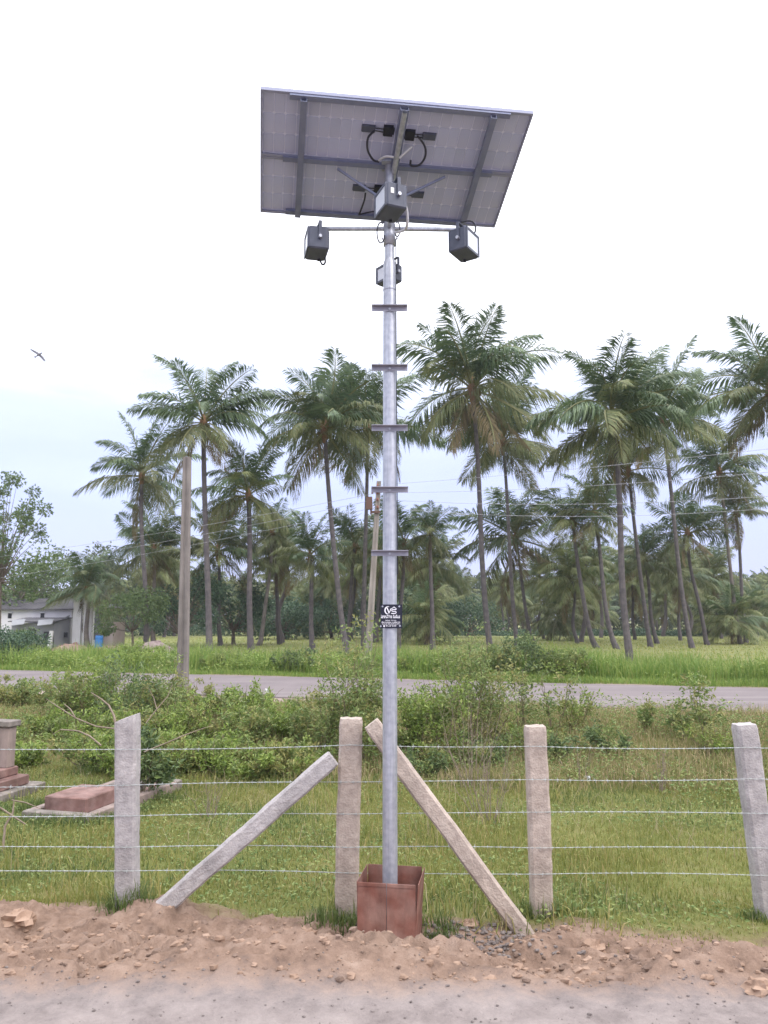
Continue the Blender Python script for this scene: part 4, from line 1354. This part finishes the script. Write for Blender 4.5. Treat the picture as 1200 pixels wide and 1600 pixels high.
def lawn_keep(x, y, r):
    e = y - soil_edge(x) - .1
    dens = sstep(-.15, .7, e) * (.55 + .45 * sstep(.3, .6, vnoise(x * 1.1, y * 1.1)))
    return r.random(len(x)) < dens


blades('lawn_grass', 200000, cone_gen(5.0, 13.2, .75), .03, .075, .0075, 'grass', 'short green grass behind the granite fence', 1, .55, lambda x, y, r: lawn_keep(x, y, r) & (vnoise(x * .7 + 2, y * .9 + 1) + r.normal(size=len(x)) * .12 < .60))
blades('lawn_clumps', 70000, cone_gen(5.4, 13.2, .75), .04, .115, .009, 'grass_green', 'rougher darker green grass clumps in the lawn', 7, .6,
       lambda x, y, r: lawn_keep(x, y, r) & (vnoise(x * .7 + 2, y * .9 + 1) + r.normal(size=len(x)) * .10 > .52))
blades('dry_stalks', 2600, cone_gen(5.6, 13.5, .8), .10, .30, .006, 'straw', 'pale dry grass stalks standing in the lawn', 8, .7, lambda x, y, r: (y > soil_edge(x)) & (vnoise(x * .8 + 5, y * .8 + 3) > .42))
blades('bank_grass', 95000, cone_gen(11.2, 18.2, .9), .08, .26, .011, 'grass_dry', 'mixed green and dry grass on the bank up to the road', 2, .5, lambda x, y, r: (r.random(len(x)) < sstep(11.3, 13.2, y + RS * x)) & (y + RS * x < D_NEAR - .35))
FEET = [tuple(o.location[:2]) for o in COL.objects if o.get('category') == 'fence post'] + [(MX + .3, MY + .3), (-.35, 5.95)]
TOMBS = [(c0_[0] + dx, c0_[1] + dy) for c0_ in (gxy(122, 1283), gxy(5, 1262)) for dx, dy in ((-.55, -.15), (-.3, -.2), (0, -.2), (.3, -.2), (.5, 0), (.62, .6), (.75, 1.1), (-.4, .3), (-.45, .9), (.3, 2.1))]


def feet_gen(r, n):
    k = r.integers(len(FEET), size=n); q = np.array(FEET)[k]
    a = r.uniform(0, 6.28, n); d = .09 + np.abs(r.normal(0, .07, n))
    return q[:, 0] + d * np.cos(a), q[:, 1] + d * np.sin(a) * .8 - .02


def tomb_gen(r, n):
    k = r.integers(len(TOMBS), size=n); q = np.array(TOMBS)[k]
    return q[:, 0] + r.normal(0, .12, n), q[:, 1] + r.normal(0, .08, n)


blades('post_tufts', 1500, feet_gen, .06, .17, .008, 'grass_green', 'grass tufts round the feet of the granite posts', 41, .6)
blades('tomb_grass', 3600, tomb_gen, .06, .17, .009, 'grass_green', 'rough grass growing against the tomb kerbs', 42, .5)
blades('weed_tufts', 16000, cone_gen(5.4, 12.5, .8), .10, .24, .010, 'grass', 'taller weed blades scattered in the lawn', 3, .6, lambda x, y, r: (y > soil_edge(x) + .2) & (vnoise(x * .9 + 9, y * .9) > .52))
blades('verge_grass', 26000, lambda r, n: ((lambda x: (x, D_FAR + .45 + 1.3 * r.random(n) ** 1.3 - RS * x))(r.uniform(-24, 24, n))), .08, .28, .016, 'grass_tall', 'low green verge grass along the far road edge', 4, .5)


def tall_gen(r, n):
    x = r.uniform(-24, 26, n); d = D_FAR + 1.5 + 7.5 * r.random(n) ** 1.1
    return x, d - RS * x


blades('tall_grass', 100000, tall_gen, .35, 1.1, .026, 'grass_tall', 'tall bright green grass across the road', 5, .42,
       lambda x, y, r: r.random(len(x)) < np.where(x > -1, .85, .30 + .3 * vnoise(x * .5, y * .5)) * (.12 + .88 * sstep(.36, .56, vnoise(x * .5 + 5, y * .5))))
blades('field_grass', 50000, cone_gen(29, 90, 1.0, 1.15, 6), .05, .16, .05, 'grass_field', 'short pale green grass of the open field', 6, .4, lambda x, y, r: y + RS * x > D_FAR + 5)


def verge_gen(r, n):
    x = np.where(r.random(n) < .75, r.uniform(-24, 6, n), r.uniform(0, 22, n)); d = D_FAR + .9 + 6.5 * r.random(n) ** 1.1
    return x, d - RS * x


def weed_mass(name, n, y0, y1, hmin, hmax, size, m, label, seed, cond):
    r = np.random.default_rng(seed)
    x, y = cone_gen(y0, y1, .9)(r, n)
    q = cond(x, y, r); x, y = x[q], y[q]
    z = H(x, y) + r.uniform(hmin, hmax, len(x)) * (.4 + 1.2 * vnoise(x * .8 + 2, y * .8))
    V, T = leaf_quads(np.stack([x, y, z], 1), np.stack([r.normal(size=len(x)), r.normal(size=len(x)), r.uniform(-.3, .8, len(x))], 1), size, r, .5)
    return tag(link(name, tri_mesh(name, V, T, M[m])), label, kind='stuff')


weed_mass('bank_weeds', 44000, 10.6, 18.0, .02, .30, .055, 'leaf_mid', 'small leafed weeds creeping over the bank', 31, lambda x, y, r: (y + RS * x + 2 * fbm(x * .6, y * .6, 3) > 11.9) & (y + RS * x < D_NEAR - .5) & (vnoise(x * .9 + 4, y * .9) > .3) & (r.random(len(x)) < np.where(x < 3.2, .95, .75)))
VR = np.random.default_rng(44)
vx, vy = verge_gen(VR, 64000)
vq = VR.random(len(vx)) < sstep(.38, .55, vnoise(vx * .7 + 1, vy * .9)); vx, vy = vx[vq], vy[vq]
vz = H(vx, vy) + VR.random(len(vx)) ** .8 * (.12 + .75 * vnoise(vx * 1.1 + 7, vy * 1.1))
vV, vT = leaf_quads(np.stack([vx, vy, vz], 1), np.stack([VR.normal(size=len(vx)), VR.normal(size=len(vx)), VR.uniform(-.2, .9, len(vx))], 1), .10, VR, .5)
tag(link('verge_weeds', tri_mesh('verge_weeds', vV, vT, M['leaf_bright'])), 'leafy weeds mixed into the grass along the far road side', kind='stuff')
weed_mass('lawn_weeds', 20000, 5.8, 12.8, .01, .08, .042, 'leaf_mid', 'tiny ground weeds between the lawn blades', 32, lambda x, y, r: (y > soil_edge(x) + .3) & (vnoise(x * .8, y * .8 + 4) > .45))

# dry brown weed stalks right of the mast
def dry_stalks(u, Y_, h, n, label, seed, rad=.22):
    r = np.random.default_rng(seed)
    x = at(u, Y_); t = empty('dry_weed', (x, Y_, h1(x, Y_)), label, 'dry weed', 'dry brown weeds')
    b = MB()
    for i in range(n):
        a = r.random() * 6.28; k = rad * r.random()
        tip = np.array([k * math.cos(a) * 1.6, k * math.sin(a), h * r.uniform(.5, 1)])
        p0_ = np.array([k * .4 * math.cos(a), k * .4 * math.sin(a), -.03])
        pts = [p0_ + (tip - p0_) * s + r.normal(size=3) * .014 for s in np.linspace(0, 1, 6)]
        b.tube(pts, list(np.linspace(.0055, .002, 6)), 4, cap=False)
        for j in range(5):
            q = pts[r.integers(2, 6)]; dv = np.array([r.normal() * .5, r.normal() * .5, r.uniform(.2, 1)]) * h * .13
            b.tube([q, q + dv * .6, q + dv], [.0025, .002, .001], 3, cap=False)
    b.build('stalks', M['dry'], t)


dry_stalks(762, 9.8, 1.05, 16, 'dry brown weed stalks left of the third granite post', 1, .34)
dry_stalks(735, 11.6, 1.5, 12, 'tall thin dead stems under the upright leafy shrub', 2, .35)
dry_stalks(1030, 11.2, .6, 10, 'dry weed stalks low on the right bank', 3)
dry_stalks(330, 10.0, .45, 10, 'dry weed stalks in the lawn right of the left grey post', 4)
dry_stalks(905, 12.0, .5, 8, 'dry weed stalks on the bank behind the third post', 5)

# dead branches lying behind the left post
bA = gxy(195, 1215)
t = empty('dead_branch', (bA[0], bA[1] + .6, h1(*bA)), 'bleached forked dead branch rising behind the left grey granite post', 'dead branch')
b = MB()
Yb = 10.3
def bp_(*uv): return [P(u, v, Yb + i * .05) for i, (u, v) in enumerate(uv)]
b.tube(bp_((184, 1150), (178, 1118), (170, 1102), (158, 1092), (142, 1082)), [0.0168, 0.0154, 0.0126, 0.0098, 0.0056], 6)
b.tube(bp_((158, 1165), (140, 1150), (122, 1142), (95, 1140), (82, 1148)), [0.0126, 0.0112, 0.0091, 0.0077, 0.0042], 5)
b.tube(bp_((190, 1140), (150, 1135), (118, 1122), (90, 1104), (72, 1092)), [0.0112, 0.0098, 0.0084, 0.007, 0.0035], 5)
b.tube(bp_((118, 1122), (110, 1108), (100, 1100)), [.010, .008, .004], 5)
bw(b, 'limb', M['dry'], t)
t = empty('dead_branch', (at(262, 10.6), 10.6, h1(at(262, 10.6), 10.6)), 'thin bare branches slanting up right of the left grey granite post', 'dead branch')
b = MB(); Yb = 10.6
b.tube(bp_((225, 1175), (262, 1160), (290, 1148), (312, 1140), (330, 1134)), [0.0098, 0.0091, 0.0077, 0.0056, 0.0028], 5)
b.tube(bp_((228, 1130), (245, 1108), (262, 1088), (270, 1068)), [0.0084, 0.0077, 0.0063, 0.0028], 5)
b.tube(bp_((245, 1108), (240, 1090), (232, 1075)), [.008, .006, .003], 5)
bw(b, 'limb', M['dry'], t)
t = empty('dead_branch', (at(20, 8.4), 8.4, h1(at(20, 8.4), 8.4)), 'pale bent twigs at the left edge below the red tomb', 'dead branch')
b = MB(); Yb = 8.4
b.tube(bp_((4, 1330), (8, 1290), (20, 1270), (22, 1250)), [.014, .013, .011, .006], 5)
b.tube(bp_((0, 1262), (20, 1275), (40, 1288)), [.012, .010, .008], 5)
b.tube(bp_((18, 1250), (40, 1254), (60, 1262)), [.008, .007, .004], 5)
bw(b, 'limb', M['dry'], t)

# ------------------------------------------------------------------ tombs
M['tomb_red'] = mat('red_painted_plaster', (0.20, 0.11, 0.095), 0.85, var=(0.29, 0.185, 0.165), scale=5, detail=8, bump=.3, stain=.45, stscale=(4, 4, 4))
M['tomb_pale'] = mat('pale_pink_plaster', (0.33, 0.26, 0.235), 0.85, var=(0.26, 0.20, 0.18), scale=3, detail=6, bump=.25, stain=.4, stscale=(4, 4, 2))
M['tomb_grey'] = mat('mossy_cement', (0.17, 0.15, 0.13), 0.9, var=(0.27, 0.235, 0.215), scale=6, detail=8, bump=.4, stain=.45, stscale=(5, 5, 5))
c0 = gxy(122, 1283)
rz = R(-15)
t = empty('tomb', (c0[0] + .02, c0[1] + 1.0, h1(c0[0], c0[1] + .9) - .02), 'red topped tomb slab on a grey kerb, left of the grey granite post', 'tomb', 'tombs behind the fence', rz)
W_, L_ = .95, 2.2
MB().box((0, -L_ / 2 + .07, .065), (W_, .14, .17), None, 0, None, .012).build('kerb', M['tomb_grey'], t)
MB().box((0, L_ / 2 - .07, .065), (W_, .14, .17), None, 0, None, .012).build('kerb', M['tomb_grey'], t)
for s in (-1, 1): MB().box((s * (W_ / 2 - .06), 0, .07), (.12, L_ - .285, .16), None, 0, None, .012).build('kerb', M['tomb_pale'], t)
MB().box((0, 0, .06), (W_ - .25, L_ - .29, .10)).build('bed', M['tomb_red'], t)
MB().box((-.02, -.52, .20), (.60, .74, .18), None, 0, None, .012).build('slab', M['tomb_red'], t)
MB().box((-.0, .42, .16), (.42, .30, .10), None, 0, None, .01).build('headblock', M['tomb_grey'], t)
MB().lathe([(0, .0), (.09, .0), (.13, .14), (.115, .15), (0, .13)], 12, (.16, .30, .211)).build('urn', M['black'], t)
c1 = gxy(5, 1262)
t = empty('tomb', (c1[0] - .60, c1[1] + .45, h1(c1[0], c1[1] + .45) - .02), 'red stepped tomb with a pale headstone under a dark cap, cut by the picture edge', 'tomb', 'tombs behind the fence', R(-14))
MB().box((0, .05, .06), (1.0, 1.5, .14), None, 0, None, .012).build('base_slab', M['tomb_grey'], t)
MB().box((-.03, .0, .20), (.80, 1.2, .13), None, 0, None, .012).build('step', M['tomb_red'], t)
MB().box((-.08, .1, .325), (.60, .9, .115), None, 0, None, .012).build('step', M['tomb_red'], t)
MB().box((-.06, .42, .66), (.50, .16, .56), None, 0, None, .01).build('headstone', M['tomb_pale'], t)
MB().box((-.06, .42, .985), (.58, .24, .085), None, 0, None, .012).build('cap', M['tomb_grey'], t)

# white scraps in the grass
for i, (u, v, lab) in enumerate([(33, 1190, 'white scrap of plastic in the grass beside the left tomb headstone'), (417, 1118, 'white scrap caught in the scrub left of the middle post'), (918, 1224, 'white scrap on the bank behind the third post')]):
    x, y = gxy(u, v, .1); zz = h1(x, y) + (.02 if i != 1 else .30)
    b = MB(); r = np.random.default_rng(i + 9)
    n = 6; V = []; F = []
    for a in range(n):
        for c in range(n): V.append((.018 * a - .05, .02 * math.sin(a * 1.7 + c), .018 * c + .008 * r.normal()))
    for a in range(n - 1):
        for c in range(n - 1): F.append((a * n + c, a * n + n + c, a * n + n + c + 1, a * n + c + 1))
    V2 = [(p[0], p[1] + .003, p[2]) for p in V]
    b.add(V, F).add(V2, [tuple(reversed(f)) for f in F])
    tag(b.build('plastic_scrap', mat('white_plastic', (.7, .7, .72), .4), None, (x, y, zz)), lab, 'scrap')

# ------------------------------------------------------------------ soil clods and stones
r = np.random.default_rng(8)
def lump(s, r, n=8, m=5):
    V = [(0, 0, -s * .5)]; F = []
    for i in range(1, m):
        th = math.pi * i / m
        for k in range(n):
            a = 2 * math.pi * k / n; q = s * r.uniform(.55, 1.15)
            V.append((q * math.sin(th) * math.cos(a), q * math.sin(th) * math.sin(a) * .8, -q * math.cos(th) * .62))
    V.append((0, 0, s * .5))
    for k in range(n): F.append((0, 1 + (k + 1) % n, 1 + k)); F.append((len(V) - 1, len(V) - 1 - n + k, len(V) - 1 - n + (k + 1) % n))
    for i in range(m - 2):
        for k in range(n):
            a0 = 1 + i * n
            F.append((a0 + k, a0 + (k + 1) % n, a0 + n + (k + 1) % n, a0 + n + k))
    return V, F


M['clod'] = mat('orange_soil_clod', (0.25, 0.165, 0.118), 1.0, var=(0.34, 0.235, 0.175), scale=7, bump=.5, objrand=.1)
M['clod_dark'] = mat('dark_soil_clod', (0.13, 0.088, 0.068), 1.0, var=(0.20, 0.14, 0.11), scale=7, bump=.5)
M['gravel'] = mat('grey_brown_gravel', (0.12, 0.10, 0.095), .95, var=(.20, .17, .16), scale=9, island=None, bump=.3)
for mname, n, lab, gen in (('soil_clods', 3200, 'loose orange soil clods along the dug bank', 'clod'), ('dark_soil_clods', 900, 'darker moist clods on the dug bank', 'clod_dark')):
    b = MB()
    for i in range(n):
        y = r.uniform(3.95, 5.9); x = r.uniform(-1, 1) * (y * .56 + .3)
        if y > soil_edge(x) + .25: continue
        s = .006 + .034 * r.random() ** 6
        V, F = lump(s, r, 5, 4); z = h1(x, y) + s * .15
        b.add([(p[0] + x, p[1] + y, p[2] + z) for p in V], F)
    tag(b.build(mname, M[gen]), lab, kind='stuff')
b = MB()
for i in range(420):
    y = r.uniform(5.45, 6.05); x = .58 + r.normal() * .32
    s = .010 + .016 * r.random(); V, F = lump(s, r, 6, 4); z = h1(x, y) + s * .4
    b.add([(p[0] + x, p[1] + y, p[2] + z) for p in V], F)
tag(b.build('gravel_heap', M['gravel']), 'dark gravel scattered right of the rusty steel box', kind='stuff')
b = MB()
for i in range(700):
    y = r.uniform(3.2, 4.2); x = r.uniform(-1, 1) * 2.6
    s = .003 + .010 * r.random() ** 3; V, F = lump(s, r, 5, 4); z = h1(x, y) + s * .2
    b.add([(p[0] + x, p[1] + y, p[2] + z) for p in V], F)
tag(b.build('track_pebbles', M['gravel']), 'small grey pebbles on the dirt track', kind='stuff')
for i, (u, v, s, lab) in enumerate([(28, 1440, .13, 'largest orange soil lump at the left picture edge'), (62, 1468, .09, 'orange soil lump right of the largest left lump'), (10, 1500, .085, 'low orange soil lump nearest the track at the left edge'),
                                    (1160, 1500, .10, 'orange soil lump at the foot of the far right post'), (1185, 1545, .08, 'soil lump at the right edge above the grey track'), (930, 1482, .10, 'rounded soil lump in front of the third granite post'), (735, 1448, .09, 'soil lump beside the gravel right of the steel box'),
                                    (480, 1470, .10, 'soil lump left of the rusty steel box')]):
    x, y = gxy(u, v, .25)
    V, F = lump(s, r, 14, 8)
    V = [(p[0] * (1 + .12 * float(fbm(p[2] * 20, p[0] * 20 + i))), p[1], p[2]) for p in V]
    b = MB(); b.add(V, F)
    tag(b.build('soil_lump', M['clod'], None, (x, y, h1(x, y) + s * .05)), lab, 'soil lump', 'soil lumps of the dug bank')

# ------------------------------------------------------------------ the house across the road
HY = 57.0
M['white_wall'] = mat('whitewashed_wall', (0.78, 0.76, 0.80), .9, var=(0.66, 0.64, 0.68), scale=.8, detail=6)
M['grey_wall'] = mat('grey_render', (0.25, 0.255, 0.29), .9, var=(0.31, 0.31, 0.34), scale=.9, detail=6)
M['pink_wall'] = mat('pinkish_bare_plaster', (0.36, 0.29, 0.28), .9, var=(0.43, 0.36, 0.34), scale=.9, detail=6)
M['slate'] = mat('dark_roof_sheet', (0.075, 0.073, 0.085), .8, var=(0.115, 0.11, 0.12), scale=1.2, detail=6)
M['sheet'] = mat('pale_metal_sheet', (0.24, 0.245, 0.265), .5, .2)
M['dark'] = mat('dark_opening', (0.025, 0.027, 0.035), .9)
M['door'] = mat('dark_wood_door', (0.05, 0.05, 0.06), .7)
M['blue'] = mat('blue_plastic_barrel', (0.06, 0.24, 0.62), .45)
M['rubble'] = mat('reddish_rubble', (0.22, 0.13, 0.11), 1.0, var=(0.33, 0.22, 0.20), scale=3)
M['rubble_pink'] = mat('pinkish_rubble', (0.32, 0.25, 0.245), 1.0, var=(0.24, 0.18, 0.17), scale=3)


def hp(u, v, Y_=HY): return P(u, v, Y_)


def wall_px(b, u0, v0, u1, v1, Y_, thick=.25):
    a = hp(u0, v1, Y_); c = hp(u1, v0, Y_)
    return b.box(((a[0] + c[0]) / 2, Y_ + thick / 2, (a[2] + c[2]) / 2), (c[0] - a[0], thick, c[2] - a[2]))


gz = h1(-25, HY)
hs = empty('white_house', (hp(55, 1012)[0], HY + 3, gz), 'long low white house with a dark pitched roof at the left', 'house')
b = MB(); a = hp(-30, 952, HY + 2.2); c = hp(112, 952, HY + 2.2)
zt_ = a[2]
b.box(((a[0] + c[0]) / 2, HY + 5.2, (gz + zt_) / 2 - .1), (c[0] - a[0], 6.0, zt_ - gz + .2))
for xx in (a[0], c[0]):
    b.add([(xx, HY + 2.2, zt_), (xx, HY + 8.2, zt_), (xx, HY + 5.2, zt_ + .85)], [(0, 1, 2)])
bw(b, 'wall', M['white_wall'], hs)
zr = hp(60, 937, HY + 5.2)[2]
b = MB()
for sgn in (-1, 1):
    x0, x1 = a[0] - .3, c[0] + .35
    ye, yr = HY + 5.2 + sgn * 3.35, HY + 5.2
    ze = zt_ - .06
    V = [(x0, ye, ze), (x1, ye, ze), (x1, yr, zr), (x0, yr, zr), (x0, ye, ze + .09), (x1, ye, ze + .09), (x1, yr, zr + .09), (x0, yr, zr + .09)]
    b.add(V, [(0, 1, 2, 3), (7, 6, 5, 4), (0, 4, 5, 1), (1, 5, 6, 2), (2, 6, 7, 3), (3, 7, 4, 0)])
    for q in range(28):
        xx = x0 + (x1 - x0) * (q + .5) / 28
        b.tube([(xx, ye, ze + .10), (xx, yr, zr + .10)], .03, 4, cap=False)
bw(b, 'roof', M['slate'], hs)
for u in (15, 66):
    b = MB(); wall_px(b, u - 3, 958, u + 3, 966, HY + 2.15, .10)
    wd = bw(b, 'window', M['dark'], hs)
    b = MB(); wall_px(b, u - 4, 956.6, u + 4, 957.9, HY + 2.08, .14); bw(b, 'sill', M['white_wall'], wd)

ss_ = empty('lean_to_shed', (hp(62, 1012)[0], HY + .5, gz), 'grey lean-to shed with pale sheet awnings against the white house', 'shed')
b = MB(); wall_px(b, 16, 974, 84, 1014, HY - .4, 2.5); bw(b, 'wall', M['grey_wall'], ss_)
b = MB()
l0, l1, l2 = hp(84.3, 1014, HY - .4), hp(84.3, 974, HY - .4), hp(109, 961, HY + 1.8); l3 = hp(109, 1013, HY + 1.8)
b.add([l0, l3, l2, l1], [(0, 1, 2, 3)]); b.add([l0 + (-.1, .15, 0), l3 + (-.1, .15, 0), l2 + (-.1, .15, 0), l1 + (-.1, .15, 0)], [(3, 2, 1, 0)])
bw(b, 'side_wall', M['grey_wall'], ss_)
b = MB(); a, c = hp(12, 972, HY - .7), hp(86, 972, HY - .7); e_ = hp(86, 966, HY + 2.1)
V = [(a[0], a[1], a[2]), (c[0], c[1], c[2]), (c[0] + .1, HY + 2.15, e_[2]), (a[0], HY + 2.15, e_[2])]
b.add(V + [(p[0], p[1], p[2] + .06) for p in V], [(0, 3, 2, 1), (4, 5, 6, 7), (0, 1, 5, 4), (1, 2, 6, 5), (2, 3, 7, 6), (3, 0, 4, 7)])
bw(b, 'roof', M['slate'], ss_)
for u0, u1 in ((17, 37), (58, 81)):
    b = MB(); a, c = hp(u0, 978, HY - 1.5), hp(u1, 975.5, HY - 1.5); a2, c2 = hp(u0 + 2, 971, HY - .72), hp(u1 + 3, 969, HY - .72)
    V = [a, c, c2 + (0, 0, .07), a2 + (0, 0, .07)]
    b.add(V + [p + np.array([0, 0, .03]) for p in V], [(0, 3, 2, 1), (4, 5, 6, 7), (0, 1, 5, 4), (1, 2, 6, 5), (2, 3, 7, 6), (3, 0, 4, 7)])
    bw(b, 'awning_sheet', M['sheet'], ss_)
b = MB(); wall_px(b, 67, 987, 76.5, 1013, HY - .46, .08); bw(b, 'door', M['door'], ss_)
b = MB(); wall_px(b, 46, 983, 56, 994, HY - .46, .08); bw(b, 'window', M['dark'], ss_)
b = MB(); wall_px(b, 99.5, 988, 105.5, 996, HY + .6, .1); bw(b, 'window', M['dark'], ss_)
b = MB(); b.box((hp(87, 1000)[0], HY - .9, gz + .62), (.24, .2, 1.35), (0, R(5), 0)); tag(b.build('white_pillar', M['white_wall']), 'short leaning white pillar before the shed corner', 'pillar')

uh = empty('unfinished_house', (hp(145, 1012)[0], HY + 1.5, gz), 'unfinished house with tall white wall, dark opening and bare pink plaster', 'house')
b = MB(); wall_px(b, 111.5, 935, 128, 1013, HY + .9, .3); wall_px(b, 128.3, 935, 145, 1013, HY + .95, .3); bw(b, 'wall', M['white_wall'], uh)
b = MB(); wall_px(b, 145.2, 1000, 152, 1013, HY + .95, .25); bw(b, 'wall', M['white_wall'], uh)
b = MB(); wall_px(b, 145.2, 950, 158.5, 1013, HY + 3.4, .2); bw(b, 'inner_wall', M['grey_wall'], uh)
b = MB(); wall_px(b, 145.3, 944, 178, 949.5, HY + .9, 2.8); bw(b, 'lintel', M['grey_wall'], uh)
b = MB(); wall_px(b, 151, 950, 153, 1000, HY + 1.0, .2); bw(b, 'post', M['grey_wall'], uh)
b = MB(); wall_px(b, 158.8, 972, 178, 1011, HY + .95, 2.6); bw(b, 'side_wall', M['pink_wall'], uh)
b = MB(); wall_px(b, 165, 984, 171.5, 993, HY + .88, .1); bw(b, 'window', M['dark'], uh)
c = hp(154.8, 1000, HY + .4)
tag(MB().lathe([(0, 0), (.24, 0), (.27, .05), (.285, .25), (.27, .3), (.285, .35), (.285, .6), (.27, .65), (.285, .7), (.27, .9), (.22, .95), (0, .95)], 16).build('water_barrel', M['blue'], None, (c[0], c[1], gz)), 'blue plastic barrel standing beside the unfinished house', 'barrel')
r = np.random.default_rng(19)
for nm, u, v, wx, hz, m, lab, Y_ in (('rubble_heap', 112, 1016, 1.6, .55, 'rubble', 'reddish brown earth heap before the shed side wall', 53.5), ('rubble_heap', 240, 1014, 1.7, .95, 'rubble_pink', 'pinkish stone heap beside the yellow skirted palm', 47.5),
                                 ('rubble_heap', 172, 1014, 1.2, .35, 'rubble', 'low reddish heap before the pink plaster wall', 54.5), ('rubble_heap', 195, 1018, .9, .4, 'rubble_pink', 'small pile of pale stones left of the pinkish stone heap', 46.5)):
    x = at(u, Y_); b = MB()
    for i in range(150):
        a = r.random() * 6.28; k = math.sqrt(r.random()) * wx; s = r.uniform(.06, .19)
        V, F = lump(s, r, 6, 4); zz = hz * (1 - (k / wx) ** 1.3) * r.uniform(.5, 1)
        b.add([(p[0] + k * math.cos(a), p[1] + k * math.sin(a) * .7, p[2] + zz) for p in V], F)
    b.lathe([(wx * .95, -.1), (wx * .6, hz * .45), (wx * .25, hz * .8), (0, hz * .88)], 14)
    o = b.build(nm, M[m], None, (x, Y_, h1(x, Y_))); tag(o, lab, 'rubble heap', 'heaps around the house', 'stuff')

# ------------------------------------------------------------------ bird
bY = 29.0
c = P(61, 554, bY)
b = MB()
b.lathe([(0, -.16), (.022, -.13), (.042, -.04), (.04, .04), (.024, .11), (.03, .14), (.02, .175), (0, .2)], 8)
Vb = []; Fb = []
for sgn in (-1, 1):
    pts = [(0, .06, 0), (.13 * sgn, .10, .05), (.26 * sgn, .04, .04), (.36 * sgn, -.07, -.01)]
    ch = [.10, .11, .085, .01]
    o = len(Vb)
    for p, q in zip(pts, ch): Vb += [(p[0], p[2], p[1]), (p[0], p[2] - .006, p[1] - q * .5), (p[0], p[2], p[1] - q)]
    for i in range(3):
        for j in range(2):
            f = (o + i * 3 + j, o + i * 3 + j + 1, o + i * 3 + 4 + j, o + i * 3 + 3 + j); Fb.append(f); 
b.add(Vb, Fb); b.add([(x, y + .012, z) for x, y, z in Vb], [tuple(reversed(f)) for f in Fb])
b.add([(-.01, 0, -.14), (.01, 0, -.14), (.04, 0, -.27), (-.04, 0, -.27)], [(0, 1, 2, 3)]); b.add([(-.01, .008, -.14), (.01, .008, -.14), (.04, .008, -.27), (-.04, .008, -.27)], [(3, 2, 1, 0)])
M['bird'] = mat('dark_feathers', (0.10, 0.095, 0.11), .8)
o = b.build('bird', M['bird'], None, c)
o.rotation_euler = (R(-35), R(38), R(20))
tag(o, 'dark bird gliding in the white sky at the far left', 'bird')


# ------------------------------------------------------------------ thin evening haze over the whole scene
hm = bpy.data.materials.new('haze')
hm.use_nodes = True
hn = hm.node_tree.nodes; hn.clear()
ho = hn.new('ShaderNodeOutputMaterial'); hv = hn.new('ShaderNodeVolumePrincipled')
hv.inputs['Color'].default_value = (0.86, 0.88, 0.98, 1)
hv.inputs['Density'].default_value = 0.0004
hv.inputs['Anisotropy'].default_value = 0.2
hm.node_tree.links.new(hv.outputs[0], ho.inputs['Volume'])
tag(MB().box((0, 0, 12.0), (5600, 6600, 28.0)).build('haze', hm), kind='stuff')
